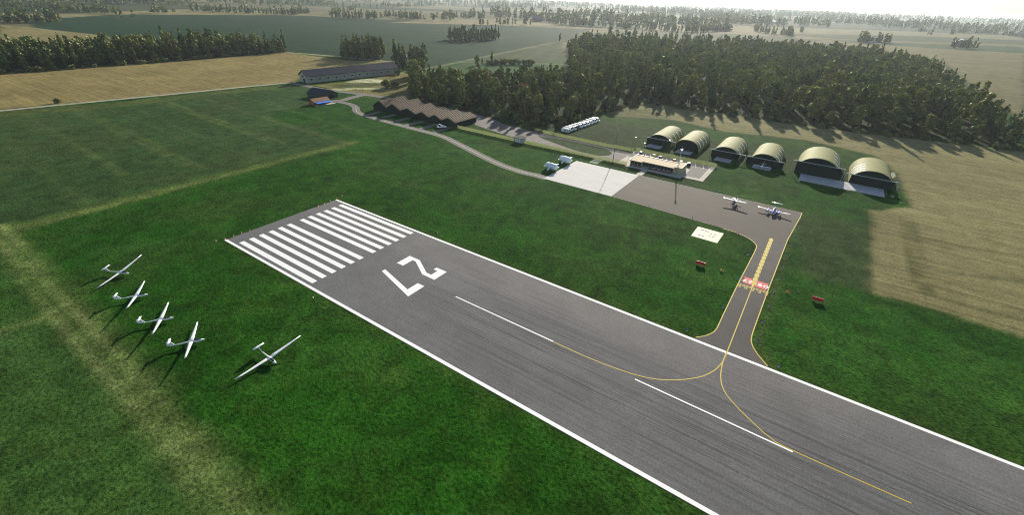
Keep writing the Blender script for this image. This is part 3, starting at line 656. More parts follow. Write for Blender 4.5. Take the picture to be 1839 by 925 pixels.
# ------------------------------------------------------------------ row of gabled hangars
RIB = sheen('weathered_tan_sheet', (0.215, 0.15, 0.095), 0.75, 0.15, .5, .15)
def gable_hangar(label, x0, x1, y0, y1, eave, ridge):
    t = thing('gabled_hangar', label, 'hangar', ((x0+x1)/2, y0, 0), 0, 'row of gabled hangars'); w = (x1-x0)/2; D = y1-y0
    MB().extr([(-w, 0), (-w, eave), (0, ridge-.12), (w, eave), (w, 0)], 0, D).build('wall', ENDW, t)
    # ribbed sheet roof: real folds running from ridge to eave
    m = MB(); n = 11; per = (D+.6)/n; prof = []
    for i in range(n):
        b = -.3+i*per; prof += [(b, 0), (b+per*.40, .0), (b+per*.44, .34), (b+per*.97, .34)]
    prof.append((D+.3, 0))
    for s in (-1, 1):
        vs = [(0, y, ridge+.06+z) for y, z in prof]+[(s*(w-.02), y, eave+.06+z) for y, z in prof]+[(0, y, ridge-.1) for y, z in prof]+[(s*(w-.02), y, eave-.1) for y, z in prof]; k = len(prof)
        f = [(j, j+1, k+j+1, k+j) for j in range(k-1)]+[(2*k+j+1, 2*k+j, 3*k+j, 3*k+j+1) for j in range(k-1)]+[(k+j, k+j+1, 3*k+j+1, 3*k+j) for j in range(k-1)]+[(0, k, 3*k, 2*k), (k-1, 2*k-1, 4*k-1, 3*k-1)]
        m.add(vs, f)
    m.build('roof', RIB, t)
    for s in (-1, 1): MB().box(-w*.66 if s < 0 else .03, -.1, .05, -.03 if s < 0 else w*.66, -.01, eave*.9).build('door', ENDW, t)
    return t
HL = ['gabled hangar with a ribbed tan roof at the road bend end of the row', 'tall gabled hangar second from the road bend end', 'gabled hangar third from the road bend, just past the tall two', 'gabled hangar fourth from the road bend end of the row', 'gabled hangar next to the one with the small aeroplane', 'gabled hangar with the small white aeroplane in front of it']
for (x0, x1), lab, e, r_, y1 in zip(BAY, HL, (3.4, 3.4, 3.2, 3.0, 3.0, 3.0), (7.0, 7.0, 6.0, 5.6, 5.5, 5.5), (187.5, 187.5, 185.5, 185, 185, 185)):
    gable_hangar(lab, x0+.05, x1-.05, 163.3, y1, e, r_)

# ------------------------------------------------------------------ terminal
ROOFT = sheen('sandy_roof_felt', (0.38, 0.29, 0.165), 0.8, 0.2, 1.2, .06)
WALLT = mat('ochre_render', (0.42, 0.36, 0.20), 0.85, 0.1, 0.8)
GLASS = mat('dark_window_glass', (0.018, 0.026, 0.03), 0.1, 0.2, 0.6, spec=0.8)
TRIM = mat('cream_trim', (0.50, 0.45, 0.32), 0.6, 0.06, 1)
BRICK = mat('dark_red_brick', (0.13, 0.035, 0.028), 0.85, 0.25, 1.5)
t = thing('terminal_building', 'long low terminal with a flat sandy roof and dark glazed front', 'building', (78.4, 166.8, 0.075))
bz = 2.75
MB().box(0, .6, 0, 6.1, 10.6, bz-.16).box(6.103, 2.4, 0, 22.4, 10.6, bz-.16).build('wall', WALLT, t)
rf = MB().prism([(-.25, -.3), (6.4, -.3), (6.4, 1.2), (22.4, 1.2), (22.4, 11.1), (-.25, 11.1)], bz-.157, bz+.06).build('roof', ROOFT, t)
MB().box(22.403, 2.3, 0, 25.9, 12.4, bz+.35).build('end_block', WALLT, t)
MB().box(22.25, 2.1, bz+.353, 26.05, 12.6, bz+.46).build('end_block_roof', ROOFT, t)
for q in ((-.28, -.33, -.05, 11.13), (22.2, 1.15, 22.38, 12.6), (25.87, 2.1, 26.1, 12.6)):
    z0 = bz+.05 if q[0] < 22 else bz+.46; MB().box(q[0], q[1], z0, q[2], q[3], z0+.22).build('roof_kerb', TRIM, rf)
MB().box(-.05, 10.9, bz+.061, 22.3, 11.12, bz+.2).build('roof_kerb', TRIM, rf)
dk = MB()
for i in range(19): dk.box(.5+i*1.15, 10.85, bz+.203, 1.05+i*1.15, 11.16, bz+.32)
dk.build('roof_vent_row', DARKM, rf)
for i in range(10):
    a = 6.5+i*1.56; wd = MB().box(a, 2.28, .35, a+1.4, 2.39, bz-.3).build('window', GLASS, t); MB().box(a-.06, 2.3, .28, a+1.46, 2.36, .34).build('sill', TRIM, wd)
for i in range(3):
    a = .5+i*1.85; MB().box(a, .48, .5, a+1.6, .59, bz-.35).build('window', GLASS, t)
MB().box(12.9, 2.24, 0, 14.1, 2.27, 2.2).build('door', DARKM, t)
MB().box(10.0, 0.2, 0, 22.2, 0.42, .5).build('terrace_wall', BRICK, t); MB().box(.2, -.3, 0, 6.2, -.12, .5).build('terrace_wall', BRICK, t)
for i in range(6): MB().tube((6.6+i*3.1, 1.4, 0), (6.6+i*3.1, 1.4, bz-.17), .07, n=6).build('roof_post', DARKM, t)
for i in range(4):
    p = thing('patio_table', None, 'table', (91.0+i*2.45, 168.1, .075), 0, 'white tables on the terminal terrace'); tag(p, ['white patio table beside the terminal door', 'white patio table next to the one by the door', 'white patio table next to the end one', 'white patio table by the ochre end block'][i])
    MB().box(-.75, -.45, .72, .75, .45, .79, .02).build('tabletop', GLOSSW, p)
    for s in (-1, 1):
        MB().box(s*.55-.05, -.35, 0, s*.55+.05, .35, .717).build('leg', GALV, p)
        MB().box(-.7, s*.75-.14, .40, .7, s*.75+.14, .46).build('bench', BRICK, p)
t2 = thing('patio_bench', 'pale bench in front of the far glazed bay of the terminal', 'bench', (81.6, 166.45, .075)); MB().box(-1.6, -.2, .4, 1.6, .2, .47, .02).build('seat', TRIM, t2)
for s in (-1, 1): MB().box(s*1.2-.06, -.18, 0, s*1.2+.06, .18, .397).build('leg', BRICK, t2)

# ------------------------------------------------------------------ cars
def car(label, col, x, y, rz, roof=None, hatch=True):
    body = mat('car_'+label.split()[0]+'_'+label.split()[1], col, .6, .04, 1, spec=.15); t = thing('parked_car', label, 'car', (x, y, .066), rz, 'cars in the terminal car park')
    prof = [(-2.05,.32),(-2.1,.6),(-2.0,.86),(-1.2,.92),(1.0,.92),(1.75,.80),(2.08,.66),(2.1,.36),(1.9,.26),(-1.9,.26)]
    m = MB(); m.loft([[(a*.96, s*.78, z) for a, z in prof] if abs(s) > 1 else [(a, s*.86, z) for a, z in prof] for s in (-1.06, -.97, .97, 1.06)], False); m.build('body', body, t)
    cab = [(-1.85,.90),(-1.45,1.38),(.25,1.40),(1.05,.90)]
    MB().loft([[(a, -.78, z) for a, z in cab[:1]]+[(a*.97, -.62, z) for a, z in cab[1:3]]+[(cab[3][0], -.78, cab[3][1])], [(a, .78, z) for a, z in cab[:1]]+[(a*.97, .62, z) for a, z in cab[1:3]]+[(cab[3][0], .78, cab[3][1])]], False).build('cabin_window', CANOPY, t)
    MB().box(-1.42, -.64, 1.37, .25, .64, 1.44, .02).build('roof', roof or body, t)
    for a in (-1.3, 1.3):
        for s in (-1, 1): MB().lathe([(.03,-.11),(.28,-.11),(.31,0),(.28,.11),(.03,.11)], 'y', (a, s*.74, .31)).build('wheel', RUBBER, t)
    for s in (-1, 1): MB().box(2.02, s*.6-.15, .58, 2.11, s*.6+.15, .70).build('headlight', GLOSSW, t)
    return t
CR = mat('cream_roof_paint', (.60, .50, .34), .6, .04, 1)
car('grey blue car parked nearest the lamp post at the far end of the car park', (.16,.20,.27), 76.3, 188.4, R(-84), roof=mat('silver_paint', (.34,.37,.42), .6, .05, 1))
car('lime yellow car parked in the car park', (.55,.62,.03), 83.9, 188.2, R(-80))
car('dark violet car parked beside the lime yellow one', (.045,.045,.16), 87.8, 187.4, R(-86))
car('orange tan car parked alone in the middle of the row', (.50,.26,.06), 95.6, 187.0, R(-88))
car('deep red car with a cream roof', (.17,.016,.012), 99.4, 186.8, R(-86), roof=CR)
car('black car with a cream roof at the near end of the row', (.015,.016,.02), 103.6, 186.4, R(-86), roof=CR)

# ------------------------------------------------------------------ camper vans and caravan in a row
def camper(label, y, x, col, roofc, boxy=False, rz=0.0):
    t = thing('caravan' if boxy else 'camper_van', label, 'caravan' if boxy else 'van', (x, y, 0), rz, 'white vans in a row by the wood')
    if boxy: prof = [(-2.8,.5),(-2.95,1.2),(-2.75,2.35),(-2.3,2.55),(2.0,2.55),(2.55,2.2),(2.8,1.4),(2.75,.5)]
    else: prof = [(-2.9,.45),(-2.95,2.2),(-2.75,2.55),(1.2,2.62),(1.7,2.45),(2.35,1.45),(2.9,1.2),(3.0,.75),(2.9,.42)]
    MB().loft([[(a*.97, s, z*(.99)) for a, z in prof] if abs(s) > 1.0 else [(a, s, z) for a, z in prof] for s in (-1.07, -.98, .98, 1.07)], False).build('body', col, t)
    MB().box(-2.55, -.9, 2.60 if not boxy else 2.53, 1.1, .9, 2.70 if not boxy else 2.64, .03).build('roof_panel', roofc, t)
    if boxy:
        MB().box(-.6, -1.10, 1.25, .8, -1.06, 1.9).build('window', CANOPY, t); MB().box(1.3, -1.10, .55, 1.95, -1.06, 2.15).build('door', GALV, t)
        MB().loft([[(2.74, -.7, 1.4), (2.74, .7, 1.4), (2.52, .7, 2.12), (2.52, -.7, 2.12)], [(2.86, -.7, 1.4), (2.86, .7, 1.4), (2.62, .7, 2.12), (2.62, -.7, 2.12)]], False).build('window', CANOPY, t)
    else:
        MB().loft([[(2.36, -.85, 1.47), (2.36, .85, 1.47), (1.74, .8, 2.40), (1.74, -.8, 2.40)], [(2.46, -.85, 1.50), (2.46, .85, 1.50), (1.80, .8, 2.45), (1.80, -.8, 2.45)]], False).build('windscreen', CANOPY, t)
        for s in (-1, 1):
            MB().box(.6, s*1.085-.012, 1.45, 1.55, s*1.085+.012, 2.1).build('side_window', CANOPY, t); MB().box(-1.9, s*1.085-.012, 1.5, -.7, s*1.085+.012, 2.05).build('side_window', CANOPY, t)
        for s in (-1, 1): MB().box(2.86, s*.7-.2, .85, 3.0, s*.7+.2, 1.05).build('headlight', GALV, t)
        MB().box(2.85, -.5, .6, 2.995, .5, .8).build('grille', DARKM, t)
    for a in (-1.6, 1.8) if not boxy else (-.2,):
        for s in (-1, 1): MB().lathe([(.03,-.13),(.33,-.13),(.36,0),(.33,.13),(.03,.13)], 'y', (a, s*.95, .36)).build('wheel', RUBBER, t)
    return t
VWHITE = mat('white_van_paint', (.78,.79,.80), .3, .05, .8); VDARK = mat('charcoal_van_paint', (.035,.04,.045), .35, .1, .8)
names = ['boxy white caravan at the road end of the row', 'white van next to the boxy caravan', 'white van between another white van and the charcoal one', 'charcoal van with a cream roof, the only dark one in the row', 'white van just beyond the charcoal one', 'white van second beyond the charcoal one', 'white van third beyond the charcoal one', 'white van fourth beyond the charcoal one', 'white van next to the one at the wood end of the row', 'white van at the wood end of the row']
for i, (y, x) in enumerate(zip((202.3, 206.8, 210.6, 214.2, 218.5, 223.2, 228.0, 233.0, 238.2, 243.0), (21.2, 21.0, 21.5, 21.6, 22.0, 22.4, 22.7, 22.8, 23.0, 23.2))):
    camper(names[i], y, x, VDARK if i == 3 else VWHITE, CR if i == 3 else VWHITE, boxy=(i == 0), rz=R(-4+rnd.uniform(-2, 2)))

# ------------------------------------------------------------------ white tanks by the concrete apron
TANKW = mat('chalky_white_tank', (.70,.74,.80), .5, .06, .8)
def tank(label, x, y, rz):
    t = thing('storage_tank', label, 'tank', (x, y, 0), rz, 'white tanks beside the concrete apron'); r = 1.45; zc = 1.75
    MB().lathe([(.05,-3.5),(.75,-3.42),(1.2,-3.15),(r,-2.7),(r,2.7),(1.2,3.15),(.75,3.42),(.05,3.5)], 'x', (0, 0, zc), 22).build('tank_body', TANKW, t)
    # a walkway band over the middle, down to the ground on the near side
    m = MB(); A = [(math.cos(a), math.sin(a)) for a in np.linspace(-.25, math.pi+.25, 15)]
    m.loft([[(-.45, c*(r+.02), zc+s*(r+.02)), (.45, c*(r+.02), zc+s*(r+.02)), (.45, c*(r+.16), zc+s*(r+.16)), (-.45, c*(r+.16), zc+s*(r+.16))] for c, s in A], False); m.build('band', TANKW, t)
    MB().loft([[(-.45, -1.5, 1.5), (.45, -1.5, 1.5), (.45, -1.42, 1.65), (-.45, -1.42, 1.65)], [(-.45, -3.1, .05), (.45, -3.1, .05), (.45, -3.0, .2), (-.45, -3.0, .2)]], False).build('ladder', TANKW, t)
    for a in (-2.9, 2.9):
        for s in (-1, 1): MB().box(a-.55, s*1.5-.5, 1.35, a+.55, s*1.5+.5, 1.5).build('step_plate', GLOSSW, t)
    MB().box(2.1, .9, 3.0, 3.2, 1.9, 3.12).build('step_plate', GLOSSW, t)
    for a in (-1.9, 1.9): MB().box(a-.25, -1.1, 0, a+.25, 1.1, .9).build('saddle', GALV, t)
    return t
tank('white tank beside the concrete apron, the one nearer the perimeter road', 49.9, 134.2, R(-9))
tank('white tank beside the concrete apron, the one nearer the mesh fence', 50.2, 148.2, R(-9))

# ------------------------------------------------------------------ shed, barns, hut
SHEDW = mat('pale_grey_boards', (.40,.43,.45), .7, .12, 1.5, stretch=(3, 3, .3)); SLATE = mat('dark_slate_roof', (.028,.032,.034), .8, .2, 1.2, spec=.15)
t = thing('small_shed', 'small pale grey shed with a dark roof at the mesh fence', 'shed', (8.0, 162.6, 0))
MB().box(0, 0, 0, 5.9, 3.6, 2.55).build('wall', SHEDW, t); MB().loft([[(-.35,-.5,2.56),(6.25,-.5,2.56),(6.25,-.5,2.74),(-.35,-.5,2.74)],[(-.35,4.0,3.0),(6.25,4.0,3.0),(6.25,4.0,3.2),(-.35,4.0,3.2)]], False).build('roof', SLATE, t)
for i in range(3): d = MB().box(.75+i*1.35, -.06, .08, 1.75+i*1.35, -.003, 2.2).build('door', mat('white_door_paint', (.66,.68,.70), .5, .08, 1), t); MB().box(.85+i*1.35, -.10, 1.0, .93+i*1.35, -.063, 1.15).build('handle', DARKM, d)
for q in (.45, 1.93, 3.28, 4.65): MB().box(q, -.1, .05, q+.22, -.003, 2.5).build('post', DARKM, t)

BARNW = mat('stained_limewash', (.33,.33,.28), .9, .16, .5, dirt=.5); BARNR = mat('blue_grey_roof_tiles', (.028,.034,.052), .8, .2, .5, spec=.15)
o0, o1 = Vector((-239.5, 193.5)), Vector((-227.6, 291.6)); dr = o1-o0
t = thing('long_barn', 'very long pale barn with a dark pitched roof beside the wheat field', 'barn', (o0.x, o0.y, 0), math.atan2(dr.y, dr.x)); BL = dr.length; BWd = 14.0
MB().loft([[(0, 0, 0), (0, BWd, 0), (0, BWd, 6), (0, BWd/2, 10.1), (0, 0, 6)], [(BL, 0, 0), (BL, BWd, 0), (BL, BWd, 6), (BL, BWd/2, 10.1), (BL, 0, 6)]], False).build('wall', BARNW, t)
m = MB()
for s in (0, 1):
    y_ = lambda a: a if s == 0 else BWd-a
    m.loft([[(x, y_(-.9), 5.52), (x, y_(BWd/2-.003), 10.22), (x, y_(BWd/2-.003), 10.6), (x, y_(-.9), 5.9)] for x in (-.8, BL+.8)], False)
m.build('roof', BARNR, t)
for i in range(13): MB().box(i*BL/12-.2 if i else .02, -.42, 0, i*BL/12+.2 if i < 12 else BL-.02, -.003, 5.1).build('buttress', BARNW, t)
for i in range(12):
    a = (i+.5)*BL/12; w_ = MB().box(a-.8, -.06, 2.5, a+.8, -.003, 3.5).build('window', GLASS, t); MB().box(a-.95, -.14, 2.36, a+.95, -.003, 2.49).build('sill', BARNW, w_)
MB().box(-.05, BWd*.4, 4.6, -.003, BWd*.6, 6.2).build('window', GLASS, t)
MB().box(-.06, BWd*.30, 0, -.003, BWd*.55, 3.2).build('door', SLATE, t)

GB = mat('dark_green_boards', (.020,.038,.030), .7, .2, 1, stretch=(3, 3, .2))
t = thing('green_barn', 'dark green barn with a blue grey roof behind the orange hut', 'barn', (-179.2, 166.2, 0), R(8))
MB().extr([(-6.2, 0), (-6.2, 3.1), (0, 6.0), (6.2, 3.1), (6.2, 0)], -10, 10, 'x').build('wall', GB, t)
m = MB()
for s in (-1, 1): m.loft([[(x, s*6.7, 2.92), (x, s*.003, 6.06), (x, s*.003, 6.3), (x, s*6.7, 3.16)] for x in (-10.5, 10.5)], False)
m.build('roof', BARNR, t); MB().box(10.003, -2, 0, 10.08, 2, 3).build('door', SLATE, t)
ORW = mat('orange_brown_boards', (.26,.085,.035), .8, .2, 1.2); ORR = mat('rusty_orange_roof', (.30,.135,.065), .75, .2, .8)
t = thing('orange_hut', 'small orange brown hut with a bright blue awning', 'hut', (-160.5, 143.4, 0), R(-3))
MB().extr([(-3.4, 0), (-3.4, 2.2), (0, 4.1), (3.4, 2.2), (3.4, 0)], 0, 13).build('wall', ORW, t)
m = MB()
for s in (-1, 1): m.loft([[(s*3.8, y, 2.02), (s*.003, y, 4.14), (s*.003, y, 4.3), (s*3.8, y, 2.18)] for y in (-.4, 13.4)], False)
m.build('roof', ORR, t)
MB().loft([[(3.45, y, 2.0), (7.0, y, 1.55), (7.0, y, 1.65), (3.45, y, 2.1)] for y in (.6, 13)], False).build('awning', mat('bright_blue_awning', (.02,.17,.62), .5, .08, 1), t)
for y in (.8, 6.8, 12.8): MB().box(6.8, y-.06, 0, 6.92, y+.06, 1.56).build('awning_post', GALV, t)
MB().box(3.41, -.6, 0, 7.6, 15, .12).build('deck', KERB, t)
MB().box(3.403, 2, .12, 3.45, 11, 1.9).build('shop_front', GLASS, t)
# ------------------------------------------------------------------ houses among the trees and far farms
def house(label, px, py, L_, W_, h, r, rz, wall, roof, cat='house', name='house'):
    x, y = at(px, py); t = thing(name, label, cat, (x, y, 0), rz)
    MB().extr([(-W_/2, 0), (-W_/2, h), (0, r), (W_/2, h), (W_/2, 0)], -L_/2, L_/2, 'x').build('wall', wall, t)
    m = MB()
    for s in (-1, 1): m.loft([[(x_, s*(W_/2+.4), h-.15), (x_, s*.003, r+.05), (x_, s*.003, r+.3), (x_, s*(W_/2+.4), h+.12)] for x_ in (-L_/2-.4, L_/2+.4)], False)
    m.build('roof', roof, t)
    for i in range(max(2, int(L_/5))):
        for s in (-1, 1): MB().box(-L_/2+1.2+i*4.2, s*(W_/2+.03)-.027, 1.0, -L_/2+2.6+i*4.2, s*(W_/2+.03)+.027, min(2.3, h-.4)).build('window', GLASS, t)
    return t
REDR = mat('red_clay_tiles', (.36,.115,.060), .8, .2, .6); CREAM = mat('cream_plaster', (.5,.47,.38), .85, .1, .6); SKYR = mat('pale_blue_roof', (.38,.52,.66), .35, .06, .6); TIMB = mat('grey_timber', (.12,.11,.10), .85, .2, .8)
house('house with a red clay roof half hidden in the wood', 940, 168, 13, 10, 4, 8.5, R(40), CREAM, REDR)
house('low dark roofed house at the edge of the lawn behind the trees', 862, 140, 26, 12, 3.6, 7.0, R(75), TIMB, BARNR)
house('white barn in a clearing far inside the wood', 1216, 87, 26, 9, 5, 7, R(72), mat('bright_white_boards', (.78,.75,.68), .6, .05, .5), mat('bright_white_boards', (.78,.75,.68)), 'barn', 'barn')
house('farm barn with a pale blue roof on the plain beyond the wood', 1722, 82.5, 42, 26, 9, 17, R(80), mat('pinkish_brick', (.33,.22,.17), .85, .15, .3), SKYR, 'barn', 'barn')
house('long grey farm building beyond the wood', 1574, 74.5, 60, 16, 6, 11, R(78), CREAM, TIMB, 'barn', 'barn')
house('dark farmhouse among trees on the far field', 964, 38.5, 34, 18, 9, 17, R(60), TIMB, TIMB, 'house')
house('small white house at the far edge of the plain', 1833, 66, 26, 16, 9, 15, R(60), mat('bright_white_boards', (.78,.75,.68)), SKYR, 'house')
house('pale shed roofs among the farthest woods', 1383, 41, 90, 30, 8, 14, R(80), CREAM, SKYR, 'barn', 'barn')

# ------------------------------------------------------------------ masts and lamp posts
PAINTG = mat('grey_mast_paint', (.10,.12,.14), .5, .15, 1)
x, y = at(1100.3, 291.2)
t = thing('radio_mast', 'tall thin dark mast beside the concrete apron', 'mast', (x, y, 0)); MB().tube((0, 0, .4), (0, 0, 20.5), .19, .06, 8).build('pole', PAINTG, t); MB().box(-.7, -.7, 0, .7, .7, .4, .05).build('base', KERB, t)
for z in (9, 14, 17.5): MB().box(-.5, -.04, z, .5, .04, z+.08).build('crossarm', PAINTG, t)
x, y = 102.6, 168.3
t = thing('lattice_mast', 'pale lattice antenna mast at the ochre end of the terminal', 'mast', (x, y, .075))
m = MB(); H_ = 13.0
cs = [(.32, .32), (-.32, .32), (-.32, -.32), (.32, -.32)]
for a, b in cs: m.tube((a, b, 0), (a*.45, b*.45, H_), .05, .035, 5)
nseg = 13
for i in range(nseg):
    z0, z1 = i*H_/nseg, (i+1)*H_/nseg; k0, k1 = 1-.55*i/nseg, 1-.55*(i+1)/nseg
    for j in range(4):
        (a, b), (c, d) = cs[j], cs[(j+1) % 4]; m.tube((a*k0, b*k0, z0), (c*k1, d*k1, z1), .025, n=4); m.tube((a*k1, b*k1, z1), (c*k1, d*k1, z1), .02, n=4)
m.build('lattice', GALV, t); m = MB(); m.tube((0, 0, H_), (0, 0, H_+1.6), .035, n=6); m.box(-.8, -.03, H_-.3, .8, .03, H_-.22); m.box(-.3, -.3, H_-1.2, .3, .3, H_-.6, .05); m.build('antenna', GLOSSW, t)
def lamp_post(label, x, y, h, a=0.0, head=True):
    t = thing('lamp_post', label, 'lamp post', (x, y, 0), a, 'thin lamp posts along the roads')
    MB().tube((0, 0, 0), (0, 0, h), .09, .05, 6).build('pole', PAINTG, t)
    if head: MB().tube((0, 0, h-.05), (1.1, 0, h+.15), .035, n=5).build('arm', PAINTG, t); MB().box(.9, -.13, h+.1, 1.6, .13, h+.22, .03).build('lamp_head', GLOSSW, t)
lamp_post('thin lamp post at the far corner of the car park', 70.3, 190.0, 8.5)
lamp_post('thin lamp post beside the gravel road behind the end hangar', -24.1, 192.8, 8.0, R(-90))
lamp_post('thin post standing in the grass between the perimeter road and the end hangar', -9.6, 155.5, 6.5, 0, False)
lamp_post('thin lamp post at the mesh fence between road and vans', 27.5, 192.6, 7.0, R(-90))
lamp_post('short thin lamp post behind the grey blue parked car', 74.5, 194.4, 5.0, 0)
lamp_post('thin lamp post near the car park fence by the first arched hangar', 88.0, 200.5, 8.0, R(-90))
lamp_post('thin lamp post between the long barn yard and the road', *at(651.5, 166), 9.0, R(-90))

# ------------------------------------------------------------------ mesh fences
def fence_mat():
    m, t, p = nodes('galvanised_mesh'); out = t.nodes['Material Output']; c = N(t, 'ShaderNodeTexCoord').outputs['Object']
    sp_ = N(t, 'ShaderNodeSeparateXYZ'); L(t, c, sp_.inputs[0])
    u = math_(t, 'ADD', sp_.outputs[0], sp_.outputs[2]); v = math_(t, 'SUBTRACT', sp_.outputs[0], sp_.outputs[2])
    w = [math_(t, 'LESS_THAN', math_(t, 'FRACT', math_(t, 'MULTIPLY', q, 14.0)), .27) for q in (u, v)]
    wire = math_(t, 'MAXIMUM', w[0], w[1])
    tr = N(t, 'ShaderNodeBsdfTransparent'); di = N(t, 'ShaderNodeBsdfDiffuse'); tl = N(t, 'ShaderNodeBsdfTranslucent')
    di.inputs[0].default_value = (.24,.26,.14, 1); tl.inputs[0].default_value = (.20,.23,.10, 1)
    a = N(t, 'ShaderNodeMixShader'); a.inputs[0].default_value = .6; L(t, di.outputs[0], a.inputs[1]); L(t, tl.outputs[0], a.inputs[2])
    b = N(t, 'ShaderNodeMixShader'); L(t, wire, b.inputs[0]); L(t, tr.outputs[0], b.inputs[1]); L(t, a.outputs[0], b.inputs[2]); L(t, b.outputs[0], out.inputs[0])
    return m
FM = fence_mat()
def fence(label, pts, h=2.1, step=5.0):
    t = thing('mesh_fence', label, 'fence', (pts[0][0], pts[0][1], 0)); o = Vector(pts[0])
    for a, b in zip(pts[:-1], pts[1:]):
        a = Vector(a)-o; b = Vector(b)-o; d = b-a; n = Vector((-d.y, d.x)).normalized()*.015
        pn = MB().prism([tuple(a+n), tuple(b+n), tuple(b-n), tuple(a-n)], .06, h); me = pn.mesh('mesh_panel'); me.materials.append(FM)
        # local x along the fence so that the wire pattern follows it
        q = link('mesh_panel', me, t); ang = math.atan2(d.y, d.x); rot = Matrix.Rotation(-ang, 4, 'Z') @ Matrix.Translation((-a.x, -a.y, 0)); me.transform(rot); q.location = (a.x, a.y, 0); q.rotation_euler = (0, 0, ang)
        k = max(1, round(d.length/step))
        for i in range(k):
            p = a+d*(i/k); MB().tube((p.x, p.y, 0), (p.x, p.y, h+.12), .05, n=5).build('post', PAINTG, t)
fence('pale mesh fence from the end gabled hangar to the small grey shed', [(-36.5, 163.4), (7.6, 163.3)])
fence('pale mesh fence from the small grey shed to the terminal', [(14.4, 163.4), (52, 164.6), (77.6, 164.9)])
fence('pale mesh fence along the far side of the access road', [(4.6, 191.1), (26.6, 189.8), (56.8, 189.2), (71.3, 191.0)])
fence('pale mesh fence along the back of the car park', [(71.6, 193.6), (116.2, 193.8)], 2.0)

# ------------------------------------------------------------------ ground panel and signs on the grass
sq = ats([(1253.4,406.8),(1299.9,419.5),(1287.9,437),(1240.9,423.4)])
cx_, cy_ = np.mean(np.array(sq), 0)
t = thing('signal_panel', 'white ground panel with short black marks lying on the grass by the taxiway', 'ground panel', (cx_, cy_, 0))
MB().prism([(x-cx_, y-cy_) for x, y in sq][::-1], .0, .05).build('panel', mat('cream_white_panel', (.72,.66,.51), .8, .08, .8), t)
m = MB()
def zz(x, y): q = at(1230+x*80/822, 400+y*90/925); return (q[0]-cx_, q[1]-cy_)
for x0, y0, x1, y1 in ((278,127,345,140),(370,152,440,172),(470,205,505,213),(532,218,575,232),(245,220,283,238),(298,236,348,248),(440,248,472,256),(502,264,545,274)):
    a, b = Vector(zz(x0, y0)), Vector(zz(x1, y1)); d = (b-a)/4.6
    for i in (0, 1.25, 2.5, 3.6): m.ribbon([a+d*i, a+d*(i+1.12)], .55, .06)
m.build('black_mark', mat('black_panel_paint', (.03,.03,.03), .8, .2, 2), t)
SIGNR = mat('red_sign_paint', (.62,.02,.03), .5, .1, 1)
for x, y, lab in ((135.6, 83.9, 'red sign box on the grass beside the white ground panel'), (169.0, 84.0, 'red sign box on the grass beside the dry field')):
    t = thing('taxiway_sign', lab, 'sign', (x, y, 0), 0, 'red taxiway signs')
    MB().box(-1.45, -.16, .35, 1.45, .16, 1.35, .03).build('panel', SIGNR, t); MB().box(-.95, -.07, 1.353, .9, .05, 1.38).build('top_cap', TRIM, t)
    for s in (-1, 1): MB().box(s*1.0-.06, -.05, 0, s*1.0+.06, .05, .347).build('leg', GALV, t)
ORANGE = mat('orange_signal_paint', (.62,.17,.01), .5, .08, 1)
for px, py, lab in ((1296, 487.5, 'small orange twin guard light on the grass on the white panel side of the taxiway'), (1414, 527, 'small orange twin guard light on the dry field side of the taxiway')):
    x, y = at(px, py); t = thing('guard_light', lab, 'light', (x, y, 0), 0, 'orange guard lights')
    for s in (-1, 1): MB().lathe([(.04,-.10),(.18,-.09),(.21,0),(.21,.10),(.04,.11)], 'y', (s*.32, 0, .60), 10).build('lamp', ORANGE, t)
    MB().box(-.55, -.05, .30, .55, .05, .39).build('crossbar', ORANGE, t); MB().tube((0, 0, 0), (0, 0, .3), .06, n=6).build('stem', DARKM, t)
# edge lights
BLUEL = mat('blue_lens', (.03,.08,.85), .2, .05, 3); LENSW = mat('clear_lens', (.75,.72,.6), .2, .05, 3); LENSR = mat('amber_red_lens', (.85,.22,.05), .25, .05, 3)
def edge_light_meshes(lens):
    b = MB().lathe([(.16,0),(.16,.05),(.07,.08),(.06,.22),(.11,.25)]).mesh('stem'); b.materials.append(GALV)
    l = MB().lathe([(.11,.25),(.17,.32),(.17,.44),(.10,.54),(.01,.57)]).mesh('lens'); l.materials.append(lens); return b, l
def edge_lights(name, pts, lens, label, group):
    b, l = edge_light_meshes(lens)
    for px, py in pts:
        x, y = at(px, py); t = thing(name, label, 'light', (x, y, 0), 0, group); link('stem', b, t); link('lens', l, t)
c3 = lambda L_: [(1220+x*300/957, 390+y*290/925) for x, y in L_]
edge_lights('taxiway_light', c3([(45,653),(250,520),(328,354),(392,219)]), BLUEL, 'small blue edge light on the white panel side of the taxiway', 'blue lights on the white panel side of the taxiway')
edge_lights('taxiway_light', c3([(700,15),(683,63),(663,110),(643,165),(622,222),(597,287),(572,355),(543,430),(510,517),(475,608),(447,717),(570,860)]), BLUEL, 'small blue edge light on the dry field side of the taxiway', 'blue lights on the dry field side of the taxiway')
edge_lights('taxiway_light', [(1166,370.5),(1243.7,391),(1325,420.5)], BLUEL, 'small blue edge light on the runway side of the apron', 'blue lights on the runway side of the apron')
edge_lights('taxiway_light', [(1042,286),(1158,316),(1222.9,327),(1292.8,343.5),(1369,361),(1444,381.7)], BLUEL, 'small blue edge light on the hangar side of the apron', 'blue lights on the hangar side of the apron')
edge_lights('runway_edge_light', [(562.5,535.5),(786,418.5)], LENSW, 'small white light standing in the grass beside the runway edge', 'white runway edge lights')
edge_lights('threshold_light', [(388,433),(404.6,430.2),(419.8,424.7),(434,419.4),(448.8,414.3),(571.8,370),(582.6,366),(593.6,362),(604.5,358.3),(614.5,352.5)], LENSR, 'small orange light in the line across the runway threshold', 'orange threshold lights')
